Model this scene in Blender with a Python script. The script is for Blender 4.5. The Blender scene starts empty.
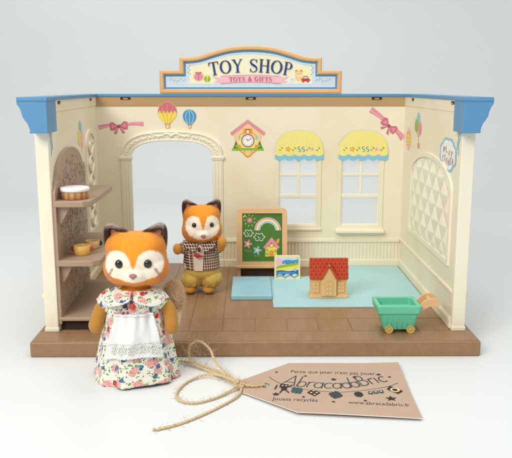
import bpy, bmesh, math, random
from mathutils import Vector, Matrix, noise
from mathutils.geometry import tessellate_polygon
PI = math.pi
random.seed(7)
C = bpy.context.scene.collection
# ------------------------------------------------------------------ everything is written in centimetres, scaled to metres at the end

def lin(c):
    return tuple(((v/255)/12.92 if v/255 <= 0.04045 else ((v/255+0.055)/1.055)**2.4) for v in c)

# ------------------------------------------------------------------ materials
def newmat(name):
    m = bpy.data.materials.new(name); m.use_nodes = True
    nt = m.node_tree
    return m, nt, nt.nodes['Principled BSDF']

def coords(nt, uv=False, scale=None):
    tc = nt.nodes.new('ShaderNodeTexCoord')
    if uv: return tc.outputs['UV']
    mp = nt.nodes.new('ShaderNodeMapping'); mp.inputs['Scale'].default_value = (100, 100, 100)
    nt.links.new(tc.outputs['Object'], mp.inputs['Vector'])
    return mp.outputs['Vector']

def mixc(nt, fac, a, b, blend='MIX'):
    n = nt.nodes.new('ShaderNodeMix'); n.data_type = 'RGBA'; n.blend_type = blend
    for sock, val in ((n.inputs[0], fac), (n.inputs[6], a), (n.inputs[7], b)):
        if hasattr(val, 'is_output') or isinstance(val, bpy.types.NodeSocket): nt.links.new(val, sock)
        elif isinstance(val, (int, float)): sock.default_value = val
        else: sock.default_value = (*val, 1)
    return n.outputs[2]

def mth(nt, op, a, b=None, c=None):
    n = nt.nodes.new('ShaderNodeMath'); n.operation = op
    for i, val in enumerate((a, b, c)):
        if val is None: continue
        if isinstance(val, bpy.types.NodeSocket): nt.links.new(val, n.inputs[i])
        else: n.inputs[i].default_value = val
    return n.outputs[0]

def noisen(nt, vec, scale, detail=3, rough=.5, dim='3D', dist=0):
    n = nt.nodes.new('ShaderNodeTexNoise'); n.noise_dimensions = dim
    n.inputs['Scale'].default_value = scale; n.inputs['Detail'].default_value = detail
    n.inputs['Roughness'].default_value = rough; n.inputs['Distortion'].default_value = dist
    nt.links.new(vec, n.inputs['Vector'])
    return n

def bumpn(nt, height, strength, dist, bsdf):
    b = nt.nodes.new('ShaderNodeBump'); b.inputs['Strength'].default_value = strength
    b.inputs['Distance'].default_value = dist*0.01
    nt.links.new(height, b.inputs['Height']); nt.links.new(b.outputs[0], bsdf.inputs['Normal'])

MATS = {}
def mat(name, col, rough=.5, var=.06, vs=.8, bump=.15, bs=6, bd=.01, sheen=0, sss=0, spec=.4, stretch=None, stain=None, scuff=.12):
    if name in MATS: return MATS[name]
    m, nt, b = newmat(name)
    v = coords(nt)
    if stretch:
        mp = nt.nodes.new('ShaderNodeMapping'); mp.inputs['Scale'].default_value = stretch
        nt.links.new(v, mp.inputs['Vector']); v = mp.outputs['Vector']
    c = lin(col)
    n = noisen(nt, v, vs, 4, .6)
    dark = tuple(x*(1-var) for x in c); light = tuple(min(1, x*(1+var)) for x in c)
    cc = mixc(nt, n.outputs['Fac'], dark, light)
    if stain:
        ns = noisen(nt, v, .16, 4, .55, dist=.8)
        mr = nt.nodes.new('ShaderNodeMapRange'); mr.inputs[1].default_value = .45; mr.inputs[2].default_value = .75; mr.inputs[4].default_value = stain[1]
        nt.links.new(ns.outputs['Fac'], mr.inputs[0]); cc = mixc(nt, mr.outputs[0], cc, lin(stain[0]))
    if scuff:      # sparse fine rubs and specks of wear
        sc = noisen(nt, v, 7, 6, .75, dist=1.5); mr = nt.nodes.new('ShaderNodeMapRange'); mr.inputs[1].default_value = .64; mr.inputs[2].default_value = .74; mr.inputs[4].default_value = scuff*2
        nt.links.new(sc.outputs['Fac'], mr.inputs[0]); cc = mixc(nt, mr.outputs[0], cc, tuple(x*.62 for x in c))
    nt.links.new(cc, b.inputs['Base Color'])
    nr = noisen(nt, v, 1.3, 5, .65); nt.links.new(mth(nt, 'ADD', mth(nt, 'MULTIPLY', nr.outputs['Fac'], .24), rough-.12), b.inputs['Roughness'])
    b.inputs['Specular IOR Level'].default_value = spec
    if sheen:
        b.inputs['Sheen Weight'].default_value = sheen; b.inputs['Sheen Roughness'].default_value = .36
    if sss:
        b.inputs['Subsurface Weight'].default_value = sss
        b.inputs['Subsurface Radius'].default_value = (.004, .003, .002); b.inputs['Subsurface Scale'].default_value = .5
    if bump:
        n2 = noisen(nt, v, bs, 3, .6)
        bumpn(nt, n2.outputs['Fac'], bump, bd, b)
    MATS[name] = m
    return m

cream = mat('cream_plastic', (241, 232, 206), .42, .035, .35, .12, 9, .008, stain=((230, 208, 160), .5), scuff=.05)
creamw = mat('cream_white_plastic', (243, 236, 214), .4, .03, .4, .1, 9, .008, stain=((234, 218, 178), .4), scuff=.05)
blue = mat('cornice_blue', (92, 146, 188), .45, .07, 1.2, .2, 9, .01)
ochre = mat('frame_ochre', (184, 152, 106), .5, .12, .25, .15, 6, .01)
tan = mat('tan_plastic', (222, 180, 128), .4, .05, .8, .1, 8, .01)
tanlite = mat('tan_light_plastic', (230, 190, 130), .42, .05, .8, .12, 8, .01)
dark = mat('shade_dark', (52, 38, 26), .8, .1)  # dark colour standing in for shade in the slots and under the shelf
taupe = mat('shelf_taupe', (174, 148, 124), .5, .05, .6, .15, 8, .01)
taupedk = mat('shelf_relief_brown', (154, 128, 104), .6, .1)
red = mat('roof_red', (198, 78, 50), .42, .08, 2, .15, 8, .01)
green = mat('cart_green', (104, 198, 160), .32, .04, .6, .1, 9, .008, spec=.5)
ltblue = mat('pale_blue_plastic', (152, 200, 212), .36, .03, .3, .08, 8, .006)
matblue = mat('mat_blue', (170, 212, 216), .42, .07, .5, .12, 10, .008)
white = mat('white_plastic', (242, 242, 240), .35, .02, 1, .05)
brownleg = mat('dark_brown', (70, 48, 34), .55, .12, 1.5)
yellowcup = mat('cup_yellow', (230, 184, 98), .3, .05, 2, .05)
# sticker inks
def ink(name, col): return mat(name, col, .45, .07, 3, 0)
I = dict(pink=ink('ink_pink', (226, 146, 158)), pinkd=ink('ink_pink_deep', (208, 112, 132)), pinkl=ink('ink_pink_pale', (244, 190, 200)),
    yellow=ink('ink_yellow', (242, 220, 92)), yellowp=ink('ink_yellow_pale', (243, 230, 138)), blue=ink('ink_blue', (82, 150, 198)), blued=ink('ink_blue_deep', (36, 108, 170)),
    bluel=ink('ink_blue_pale', (140, 196, 220)), green=ink('ink_green', (146, 186, 64)), greend=ink('ink_green_deep', (78, 128, 52)), orange=ink('ink_orange', (232, 158, 62)),
    peach=ink('ink_peach', (246, 206, 146)), brown=ink('ink_brown', (140, 86, 48)), white=ink('ink_white', (246, 244, 238)), navy=ink('ink_navy', (38, 62, 118)),
    red=ink('ink_red', (206, 60, 58)), black=ink('ink_black', (34, 32, 34)), cream=ink('ink_cream', (244, 240, 208)), teal=ink('ink_teal', (50, 84, 92)),
    grey=ink('ink_grey', (150, 158, 164)), board=ink('ink_board_green', (74, 120, 42)), mauve=ink('ink_mauve', (170, 84, 108)), sky=ink('ink_sky', (206, 224, 236)),
    slate=ink('ink_slate_blue', (42, 60, 68)), halo=ink('ink_halo', (246, 240, 188)))

# ------------------------------------------------------------------ mesh builder
def wloc(o):
    p = Vector((0, 0, 0))
    while o is not None:
        p = p + o.location; o = o.parent
    return p

class MB:
    def __init__(s): s.v = []; s.f = []; s.m = []; s.mats = []; s.uv = {}; s.sm = []
    def mi(s, m):
        if m not in s.mats: s.mats.append(m)
        return s.mats.index(m)
    def face(s, idx, m, smooth=False): s.f.append(tuple(idx)); s.m.append(s.mi(m)); s.sm.append(smooth)
    def verts(s, pts):
        b = len(s.v); s.v.extend(tuple(p) for p in pts); return b
    def box(s, x0, x1, y0, y1, z0, z1, m):
        b = s.verts([(x, y, z) for x in (x0, x1) for y in (y0, y1) for z in (z0, z1)])
        for q in ((0, 1, 3, 2), (4, 6, 7, 5), (0, 4, 5, 1), (2, 3, 7, 6), (0, 2, 6, 4), (1, 5, 7, 3)): s.face([b+i for i in q], m)
        return s
    def fbox(s, fr, u0, u1, v0, v1, w0, w1, m):
        b = s.verts([fr(u, v, w) for u in (u0, u1) for v in (v0, v1) for w in (w0, w1)])
        for q in ((0, 1, 3, 2), (4, 6, 7, 5), (0, 4, 5, 1), (2, 3, 7, 6), (0, 2, 6, 4), (1, 5, 7, 3)): s.face([b+i for i in q], m)
        return s
    def prism(s, fr, loops, w0, w1, m, smooth=False):
        """polygon (outer loop + holes) extruded from w0 to w1 through the frame"""
        flat = [p for l in loops for p in l]
        tri = tessellate_polygon([[Vector((p[0], p[1], 0)) for p in l] for l in loops])
        a = s.verts([fr(p[0], p[1], w0) for p in flat]); b = s.verts([fr(p[0], p[1], w1) for p in flat])
        for t in tri:
            s.face([a+i for i in t], m, False); s.face([b+i for i in reversed(t)], m, False)
        k = 0
        for l in loops:
            n = len(l)
            for i in range(n):
                j = (i+1) % n
                s.face((a+k+i, a+k+j, b+k+j, b+k+i), m, smooth)
            k += n
        return s
    def grid(s, fn, nu, nv, m, closeu=False, smooth=True, uv=None):
        b = s.verts([fn(i, j) for i in range(nu) for j in range(nv)])
        if uv:
            for i in range(nu):
                for j in range(nv): s.uv[b+i*nv+j] = uv(i, j)
        for i in range(nu if closeu else nu-1):
            i2 = (i+1) % nu
            for j in range(nv-1):
                s.face((b+i*nv+j, b+i2*nv+j, b+i2*nv+j+1, b+i*nv+j+1), m, smooth)
        return s
    def lathe(s, c, prof, m, n=40, sx=1, sy=1):
        """prof: list of (r, z) ; revolved about the vertical through c"""
        k = len(prof)
        s.grid(lambda i, j: (c[0]+sx*prof[j][0]*math.cos(2*PI*i/n), c[1]+sy*prof[j][0]*math.sin(2*PI*i/n), c[2]+prof[j][1]), n, k, m, True)
        return s
    def tube(s, pts, r, m, n=8, cap=True, rf=None):
        pts = [Vector(p) for p in pts]; N = len(pts)
        b = len(s.v); up = Vector((0, 0, 1)); prev = None
        for i, p in enumerate(pts):
            t = (pts[min(i+1, N-1)]-pts[max(i-1, 0)]).normalized()
            if prev is None:
                a = t.cross(up)
                if a.length < 1e-3: a = t.cross(Vector((1, 0, 0)))
            else: a = prev - t*prev.dot(t)
            a.normalize(); prev = a; c = t.cross(a)
            rr = r if rf is None else rf(i/(N-1))
            for k in range(n):
                an = 2*PI*k/n; s.v.append(tuple(p + a*rr*math.cos(an) + c*rr*math.sin(an)))
        for i in range(N-1):
            for k in range(n):
                k2 = (k+1) % n
                s.face((b+i*n+k, b+i*n+k2, b+(i+1)*n+k2, b+(i+1)*n+k), m, True)
        if cap:
            s.face([b+k for k in reversed(range(n))], m); s.face([b+(N-1)*n+k for k in range(n)], m)
        return s
    def ell(s, c, r, m, nu=24, nv=16, rot=None):
        R = rot if rot is not None else Matrix.Identity(3)
        def fn(i, j):
            a = 2*PI*i/nu; t = PI*(j+.001)/(nv-1+.002)-PI/2
            p = R @ Vector((r[0]*math.cos(t)*math.cos(a), r[1]*math.cos(t)*math.sin(a), r[2]*math.sin(t)))
            return (c[0]+p.x, c[1]+p.y, c[2]+p.z)
        return s.grid(fn, nu, nv, m, True)
    def build(s, name, parent=None, bevel=0, seg=2, recalc=True, angle=35):
        me = bpy.data.meshes.new(name)
        off = wloc(parent) if parent else Vector((0, 0, 0))
        me.from_pydata([Vector(p)-off for p in s.v], [], s.f)
        for m in s.mats: me.materials.append(m)
        me.polygons.foreach_set('material_index', s.m); me.polygons.foreach_set('use_smooth', s.sm)
        if s.uv:
            l = me.uv_layers.new(name='UVMap')
            for lo in me.loops: l.data[lo.index].uv = s.uv.get(lo.vertex_index, (0, 0))
        if recalc:
            bm = bmesh.new(); bm.from_mesh(me); bmesh.ops.recalc_face_normals(bm, faces=bm.faces); bm.to_mesh(me); bm.free()
        me.update()
        o = bpy.data.objects.new(name, me); C.objects.link(o); o.parent = parent
        if bevel:
            bv = o.modifiers.new('bevel', 'BEVEL'); bv.width = bevel; bv.segments = seg; bv.limit_method = 'ANGLE'
            bv.angle_limit = math.radians(angle); bv.use_clamp_overlap = True
            me.polygons.foreach_set('use_smooth', [True]*len(me.polygons))
            wn = o.modifiers.new('wn', 'WEIGHTED_NORMAL'); wn.keep_sharp = True
        return o

def tag(o, label=None, cat=None, group=None, kind=None):
    if label: o['label'] = label
    if cat: o['category'] = cat
    if group: o['group'] = group
    if kind: o['kind'] = kind
    return o

def thing(name, loc, label, cat, group=None):
    o = bpy.data.objects.new(name, None); C.objects.link(o); o.location = loc; o.empty_display_size = .01
    return tag(o, label, cat, group)

def spline(P, n=12, closed=False):
    P = [Vector(p) for p in P]; N = len(P); out = []
    rng = range(N if closed else N-1)
    for i in rng:
        if closed: p0, p1, p2, p3 = P[i-1], P[i], P[(i+1) % N], P[(i+2) % N]
        else: p0, p1, p2, p3 = P[max(i-1, 0)], P[i], P[i+1], P[min(i+2, N-1)]
        for k in range(n):
            t = k/n
            out.append(.5*((2*p1)+(p2-p0)*t+(2*p0-5*p1+4*p2-p3)*t*t+(3*p1-p0-3*p2+p3)*t**3))
    if not closed: out.append(P[-1])
    return out

def sp2(P, n=8, closed=False): return [(p.x, p.y) for p in spline([(x, y, 0) for x, y in P], n, closed)]

# ------------------------------------------------------------------ flat printed shapes on a frame fr(u, v, w)
_txt = {}
def textmesh(s):
    if s in _txt: return _txt[s]
    cu = bpy.data.curves.new('t', 'FONT'); cu.body = s; cu.resolution_u = 3
    o = bpy.data.objects.new('t', cu); C.objects.link(o)
    dg = bpy.context.evaluated_depsgraph_get(); dg.update()
    ev = o.evaluated_get(dg); me = ev.to_mesh()
    vs = [(v.co.x, v.co.y) for v in me.vertices]; fs = [tuple(p.vertices) for p in me.polygons]
    ev.to_mesh_clear(); bpy.data.objects.remove(o); bpy.data.curves.remove(cu)
    _txt[s] = (vs, fs); return _txt[s]

class Flat:
    def __init__(s, fr, base=.012): s.fr = fr; s.mb = MB(); s.w = base
    def nxt(s): s.w += .0006; return s.w
    def poly(s, pts, m):
        w = s.nxt(); tri = tessellate_polygon([[Vector((p[0], p[1], 0)) for p in pts]])
        b = s.mb.verts([s.fr(p[0], p[1], w) for p in pts])
        for t in tri: s.mb.face([b+i for i in t], m)
    def circ(s, c, r, m, ry=None, rot=0, n=24):
        ry = ry or r
        s.poly([(c[0]+r*math.cos(a)*math.cos(rot)-ry*math.sin(a)*math.sin(rot), c[1]+r*math.cos(a)*math.sin(rot)+ry*math.sin(a)*math.cos(rot)) for a in [2*PI*k/n for k in range(n)]], m)
    def stroke(s, pts, wd, m, closed=False, wf=None):
        w = s.nxt(); N = len(pts); L = []
        for i in range(N):
            a = pts[i-1] if (i > 0 or closed) else pts[i]; c = pts[(i+1) % N] if (i < N-1 or closed) else pts[i]
            dx, dy = c[0]-a[0], c[1]-a[1]; d = math.hypot(dx, dy) or 1
            h = (wd if wf is None else wd*wf(i/(N-1)))/2
            L.append(((pts[i][0]-dy/d*h, pts[i][1]+dx/d*h), (pts[i][0]+dy/d*h, pts[i][1]-dx/d*h)))
        b = s.mb.verts([s.fr(q[0], q[1], w) for l in L for q in l])
        for i in range(N if closed else N-1):
            j = (i+1) % N
            s.mb.face((b+2*i, b+2*i+1, b+2*j+1, b+2*j), m)
    def flower(s, c, r, m, mc, n=5):
        s.poly([(c[0]+r*(.72+.28*math.cos(n*a))*math.cos(a), c[1]+r*(.72+.28*math.cos(n*a))*math.sin(a)) for a in [2*PI*k/40 for k in range(40)]], m)
        s.circ(c, r*.3, mc, n=10)
    def star(s, c, r, m, n=5, inner=.45, rot=PI/2):
        s.poly([(c[0]+r*(1 if k % 2 == 0 else inner)*math.cos(rot+PI*k/n), c[1]+r*(1 if k % 2 == 0 else inner)*math.sin(rot+PI*k/n)) for k in range(2*n)], m)
    def text(s, st, p0, wid, hei, m, rot=0, bend=None, center=False):
        vs, fs = textmesh(st); w = s.nxt()
        x0 = min(v[0] for v in vs); x1 = max(v[0] for v in vs); ref = .7
        out = []
        for x, y in vs:
            u = (x-x0)/(x1-x0)*wid - (wid/2 if center else 0); v = y/ref*hei
            if bend: v += bend((x-x0)/(x1-x0))
            out.append((p0[0]+u*math.cos(rot)-v*math.sin(rot), p0[1]+u*math.sin(rot)+v*math.cos(rot)))
        b = s.mb.verts([s.fr(u, v, w) for u, v in out])
        for f in fs: s.mb.face([b+i for i in f], m)
    def build(s, name, parent): return s.mb.build(name, parent, recalc=False)

def arc(cx, cy, rx, ry, a0, a1, n=24):
    return [(cx+rx*math.cos(math.radians(a0+(a1-a0)*k/n)), cy+ry*math.sin(math.radians(a0+(a1-a0)*k/n))) for k in range(n+1)]

def offset(pts, d):
    N = len(pts); out = []
    for i in range(N):
        p, a, b = Vector(pts[i]), Vector(pts[i-1]), Vector(pts[(i+1) % N])
        e1 = (p-a).normalized(); e2 = (b-p).normalized()
        n1 = Vector((-e1.y, e1.x)); n2 = Vector((-e2.y, e2.x)); n = (n1+n2)
        n = n/max(.3, n.length_squared)*2
        out.append((p.x+n.x*d, p.y+n.y*d))
    return out

# ------------------------------------------------------------------ setting
def backdrop_mat(name):
    m, nt, b = newmat(name)
    v = coords(nt)
    n = noisen(nt, v, .05, 3, .5); n2 = noisen(nt, v, 30, 2, .5)
    nt.links.new(mixc(nt, n.outputs['Fac'], lin((223, 227, 226)), lin((232, 234, 232))), b.inputs['Base Color'])
    b.inputs['Roughness'].default_value = .4; b.inputs['Specular IOR Level'].default_value = .3
    bumpn(nt, n2.outputs['Fac'], .08, .01, b)
    return m
paper = backdrop_mat('white_paper')
mb = MB(); mb.grid(lambda i, j: (-150+300*i/10, -55+117*j/10, 0), 11, 11, paper); tag(mb.build('table_surface', recalc=False), kind='structure')
R = 36
def sweep(i, j):
    x = -150+300*i/20
    if j <= 24:
        a = PI/2*j/24; return (x, 62+R*math.sin(a), R-R*math.cos(a))
    return (x, 62+R, R+(j-24)*10)
mb = MB(); mb.grid(sweep, 21, 33, paper); tag(mb.build('backdrop', recalc=False), kind='structure')

# ------------------------------------------------------------------ toy shop
B = 18.98; F0 = 1.03
SHOP = thing('toy_shop', (0, 10, 0), 'open fronted cream toy shop playhouse with blue cornice and brown plank base', 'toy playhouse')
def wood_mat():
    m, nt, b = newmat('base_brown_plastic')
    v = coords(nt)
    mp = nt.nodes.new('ShaderNodeMapping'); mp.inputs['Scale'].default_value = (1.6, .35, 1.6); nt.links.new(v, mp.inputs['Vector'])
    n = noisen(nt, mp.outputs['Vector'], 1.5, 5, .65, dist=.4); n2 = noisen(nt, v, .22, 3, .5); n3 = noisen(nt, v, 14, 3, .6)
    c = mixc(nt, n.outputs['Fac'], lin((118, 88, 60)), lin((176, 140, 104)))
    c = mixc(nt, mth(nt, 'MULTIPLY', n2.outputs['Fac'], .75), c, lin((152, 116, 78)))
    nt.links.new(c, b.inputs['Base Color']); b.inputs['Roughness'].default_value = .42; b.inputs['Specular IOR Level'].default_value = .45
    bumpn(nt, mth(nt, 'ADD', n.outputs['Fac'], mth(nt, 'MULTIPLY', n3.outputs['Fac'], .5)), .25, .02, b)
    return m
wood = wood_mat()
mb = MB(); mb.box(-14, 14, 0, 20.4, 0, .985, wood)
base = mb.build('base', SHOP, bevel=.12, seg=3)
mb = MB(); g = .035
def tile(x0, x1, y0, y1): mb.box(x0+g, x1-g, y0+g, y1-g, .93, F0, wood)
tile(-13.9, 13.9, .08, 1.93)
xs = [-13.9, -12.85, -10.72, -8.59, -6.46, -4.31, -2.17, -.04, 2.08, 4.13, 6.26, 8.4, 10.5, 12.6, 13.9]
for a, b_ in zip(xs, xs[1:]): tile(a, b_, 1.93, 4.46)
for k, (a, b_) in enumerate(zip(xs[:6], xs[1:6])):
    ys = [4.46, 9.5+(k % 2)*3, 20.3]
    for c, d in zip(ys, ys[1:]): tile(a, b_, c, d)
tile(-4.31, -2.17, 4.46, 20.3); tile(-2.17, 13.9, 4.46, 20.3)
mb.build('floor_planks', SHOP, bevel=.02, seg=1)

# walls ------------------------------------------------------------
BW = lambda u, v, w: (u, B-w, v)
RW = lambda u, v, w: (12.69-w, u, v)
xl = lambda y: -12.69-.56*(y-1.87)/17.1
LW = lambda u, v, w: (xl(u)+w, u, v)
def supar(cx, z0, a, b, n=2.6, k=32, rev=False):
    out = []
    for i in range(k+1):
        t = PI*i/k
        c, s = math.cos(t), math.sin(t)
        out.append((cx+a*math.copysign(abs(c)**(2/n), c), z0+b*abs(s)**(2/n)))
    return out[::-1] if rev else out
ARC = supar(-6.98, 10.45, 3.45, 1.53, rev=True)          # left to right
W1 = (2.1, 5.43); W2 = (7.45, 10.76); WZ = (4.68, 10.75)
outer = [(-13.6, F0), (-10.43, F0)] + ARC + [(-3.53, F0), (13.0, F0), (13.0, 15.72), (-13.6, 15.72)]
holes = [[(a, WZ[0]), (a, WZ[1]), (b_, WZ[1]), (b_, WZ[0])] for a, b_ in (W1, W2)]
mb = MB(); mb.prism(BW, [outer]+holes, 0, -.3, cream)
bwall = mb.build('back_wall', SHOP)
mb = MB()
for a, b_ in ((-13.2, -11.35), (-2.68, 12.66)):
    mb.fbox(BW, a, b_, F0-.02, 1.62, -.02, .14, cream); mb.fbox(BW, a, b_, 1.6, 1.7, -.02, .08, cream)
    mb.build('skirting', bwall, bevel=.03); mb = MB()
    mb.fbox(BW, a, b_, 3.14, 3.24, -.02, .07, cream); mb.fbox(BW, a, b_, 3.22, 3.42, -.02, .15, cream); mb.fbox(BW, a, b_, 3.4, 3.54, -.02, .09, cream)
    mb.build('wall_rail', bwall, bevel=.03); mb = MB()

mb = MB()
for a, b_ in ((-13.1, -11.4), (-2.6, 12.6)):
    n = int((b_-a)/.3)
    for k in range(n):
        x = a+(k+.5)*(b_-a)/n
        mb.grid(lambda i, j: (x+.125*math.cos(PI*i/6), B-.055*math.sin(PI*i/6)+.005, 1.68+1.48*j), 7, 2, cream)
    mb.build('beadboard', bwall); mb = MB()
mb = MB(); mb.fbox(BW, -13.3, 12.68, 14.87, 15.68, -.02, .05, ochre); mb.build('top_band', bwall, bevel=.02)
for x in (-10.75, -.28, 10.28):
    mb = MB(); mb.fbox(BW, x-.42, x+.42, 15.42, 15.62, .03, .075, dark); mb.fbox(BW, x-.2, x+.2, 15.45, 15.56, .03, .11, ochre); mb.build('slot', bwall)  # raised dark block paints in the shade of the slot
# arch surround
mb = MB()
OUT = supar(-6.98, 10.7, 4.28, 2.1, rev=True); INN = supar(-6.98, 10.5, 3.42, 1.5, rev=True); n = len(OUT)
def ringpt(t, i, w): # t 0 inner 1 outer
    return BW(INN[i][0]*(1-t)+OUT[i][0]*t, INN[i][1]*(1-t)+OUT[i][1]*t, w)
prof = [(0, -.02), (0, .2), (.04, .24), (.1, .24), (.15, .14), (.3, .17), (.6, .19), (.82, .14), (.88, .24), (.95, .24), (1, .18), (1, -.02)]
mb.grid(lambda i, j: ringpt(prof[j][0], i, prof[j][1]), n, len(prof), creamw)
arch = mb.build('arch_surround', SHOP)
mb = MB()
for side in (0, 1):
    x0, x1 = ((-11.3, -10.42), (-3.54, -2.68))[side]
    mb.fbox(BW, x0, x1, F0, 10.5, -.02, .14, creamw)
    for q in range(3):
        xc = x0+.2+.24*q
        mb.fbox(BW, xc-.06, xc+.06, 1.9, 10.2, .12, .2, creamw)
    mb.fbox(BW, x0-.06, x1+.06, F0, 1.7, -.02, .22, creamw)
    mb.fbox(BW, x0-.14, x1+.14, 10.48, 10.7, -.02, .28, creamw); mb.fbox(BW, x0-.06, x1+.06, 10.34, 10.5, -.02, .22, creamw)
    mb.build('pilaster', arch, bevel=.03); mb = MB()
mb = MB()
for k in range(1, 32):   # leaves and beads round the arch band
    f = k/32*(n-1); i = int(f); t = f-i; j = min(i+1, n-1)
    px = [(INN[q][0]+OUT[q][0])/2 for q in (i, j)]; pz = [(INN[q][1]+OUT[q][1])/2 for q in (i, j)]
    x = px[0]*(1-t)+px[1]*t; z = pz[0]*(1-t)+pz[1]*t
    an = math.atan2(pz[1]-pz[0], px[1]-px[0])
    mb.ell((x, B-.17, z), (.2, .09, .1), creamw, 10, 7, Matrix.Rotation(-an-(.7 if k % 2 else -.7), 3, 'Y'))
    mb.ell((x+.12*math.sin(an), B-.17, z-.12*math.cos(an)), (.07, .08, .07), creamw, 8, 6)
for sx in (-1, 1):       # ribbon swags on the crown
    pts = spline([(-6.98+sx*(.0+.45*q), B-.2, 12.47+.13*math.sin(q*1.9)) for q in range(6)], 8)
    mb.tube(pts, .09, creamw, 8, rf=lambda t: .12*(1-.7*t))
mb.ell((-6.98, B-.2, 12.45), (.25, .12, .17), creamw, 12, 8)
mb.build('leaf_relief', arch)
# windows
glass, nt, bs = newmat('clear_window_plastic')
bs.inputs['Base Color'].default_value = (.93, .95, .95, 1); bs.inputs['Roughness'].default_value = .12; bs.inputs['Alpha'].default_value = .12
bs.inputs['Specular IOR Level'].default_value = .4
for wi, (a, b_) in enumerate((W1, W2)):
    mb = MB(); xc = (a+b_)/2
    fr = .32
    top = [(xc+(b_-a+2*fr)/2*math.cos(t), 10.9+1.7*math.sin(t)) for t in [PI*k/20 for k in range(21)]]
    ringo = [(b_+fr, WZ[0]-.38)] + top + [(a-fr, WZ[0]-.38)]
    hole = [(a+.02, WZ[0]+.02), (a+.02, WZ[1]-.02), (b_-.02, WZ[1]-.02), (b_-.02, WZ[0]+.02)]
    mb.prism(BW, [ringo, hole], -.02, .09, cream)
    mb.fbox(BW, a-fr-.06, b_+fr+.06, WZ[0]-.42, WZ[0]-.22, -.02, .17, cream)
    w = mb.build('window', SHOP, bevel=.03)
    mb = MB()
    for x0, x1, z0, z1, d in ((a-.01, a+.14, WZ[0], WZ[1], 0), (b_-.14, b_+.01, WZ[0], WZ[1], 0), (a, b_, WZ[0]-.01, WZ[0]+.14, .003), (a, b_, 7.12, 7.42, .02), (a, b_, 9.0, 9.26, .01), (xc-.12, xc+.12, 7.3, WZ[1], .006)):
        mb.fbox(BW, x0, x1, z0, z1, -.24, -.02+d, creamw)
    mb.build('glazing_bars', w, bevel=.025)
    mb = MB(); mb.fbox(BW, a, b_, WZ[0], WZ[1], -.2, -.18, glass); mb.build('pane', w)
mb = MB(); mb.fbox(BW, 7.02, 11.2, 4.08, 4.36, -.02, .55, creamw); mb.fbox(BW, 7.2, 11.02, 3.9, 4.1, -.02, .3, creamw); mb.build('window_sill', bwall, bevel=.06)
# side walls
def side_wall(fr, sgn, name):
    outer = [(1.9, F0), (19.3, F0), (19.3, 15.72), (1.9, 15.72)]
    mb = MB(); mb.prism(fr, [outer], 0, -.3, cream)
    w = mb.build(name, SHOP)
    mb = MB()      # front post, slightly wider at the foot
    x0, x1 = 12.66, 13.5
    for (xa, xb, ya, yb, za, zb) in ((x0, x1, 1.87, 2.3, F0-.02, 15.7), (x0-.04, x1+.05, 1.84, 2.36, F0-.02, 1.32)):
        a, b_ = (xa, xb) if sgn > 0 else (-xb, -xa)
        mb.box(a, b_, ya, yb, za, zb, creamw)
    mb.build('front_post', w, bevel=.07, seg=3)
    mb = MB()
    e = 18.95
    mb.fbox(fr, 2.3, e, F0, 1.68, -.02, .12, cream); mb.fbox(fr, 2.3, e, 1.66, 1.78, -.02, .07, cream)
    mb.build('skirting', w, bevel=.03); mb = MB()
    mb.fbox(fr, 2.3, e, 3.42, 3.62, -.02, .12, cream); mb.fbox(fr, 2.3, e, 3.34, 3.44, -.02, .06, cream)
    mb.build('wall_rail', w, bevel=.03); mb = MB()
    mb.fbox(fr, 2.3, e, 14.92, 15.68, -.02, .04, cream)
    mb.build('top_band', w, bevel=.03)
    mb = MB(); mb.fbox(fr, 2.1, 19, 3.15, 3.5, -1.0, -.28, cream); mb.fbox(fr, 2.2, 19, 2.95, 3.17, -.85, -.28, cream)
    mb.build('outer_rail', w, bevel=.08, seg=3)
    for y in ((4.3, 15.9) if sgn > 0 else (5.2, 16.4)):
        mb = MB(); mb.fbox(fr, y-.35, y+.35, 15.38, 15.58, .02, .06, dark); mb.fbox(fr, y-.12, y+.2, 15.4, 15.5, .02, .12, ochre); mb.build('slot', w)
    return w
rwall = side_wall(RW, 1, 'side_wall'); lwall = side_wall(LW, -1, 'side_wall')
# woven lattice panel, right wall
def latt_in(y, z):
    if not (3.75 < y < 15.25 and z > 5.25): return False
    u = (y-9.5)/5.75
    return z < 9.75+1.75*math.sqrt(max(0, 1-u*u))
LO = [(3.4, 4.95), (15.55, 4.95)] + [(9.48+6.08*math.cos(t), 9.8+1.95*math.sin(t)) for t in [PI*k/30 for k in range(31)]]
LI = [(3.8, 5.3), (15.15, 5.3)] + [(9.48+5.68*math.cos(t), 9.75+1.68*math.sin(t)) for t in [PI*k/30 for k in range(31)]]
mb = MB(); mb.prism(RW, [LO, LI], -.02, .13, creamw)
lf = mb.build('lattice_panel', SHOP, bevel=.05)
mb = MB(); nu, nv = 170, 110; Y0, Y1, Z0, Z1 = 3.78, 15.17, 5.28, 11.5
def lp(i, j):
    y = Y0+(Y1-Y0)*i/(nu-1); zt = 9.76+1.68*math.sqrt(max(0, 1-((y-9.48)/5.7)**2)); z = Z0+(zt-Z0)*j/(nv-1)
    a = y/2.15; b_ = z/2.1; best = 0
    for q in (0, .5):
        ua = (a+q) % 1-.5; ub = (b_+q) % 1-.5
        best = max(best, 1-(abs(ua)+abs(ub))*2.0)
    edge = min(1, 10*i/(nu-1), 10*(nu-1-i)/(nu-1)*1.0, 8*j/(nv-1), 8*(nv-1-j)/(nv-1))
    h = .01+.24*max(0, best)**.75*edge**.5
    return RW(y, z, h)
mb.grid(lp, nu, nv, creamw)
mb.build('woven_relief', lf)
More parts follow.
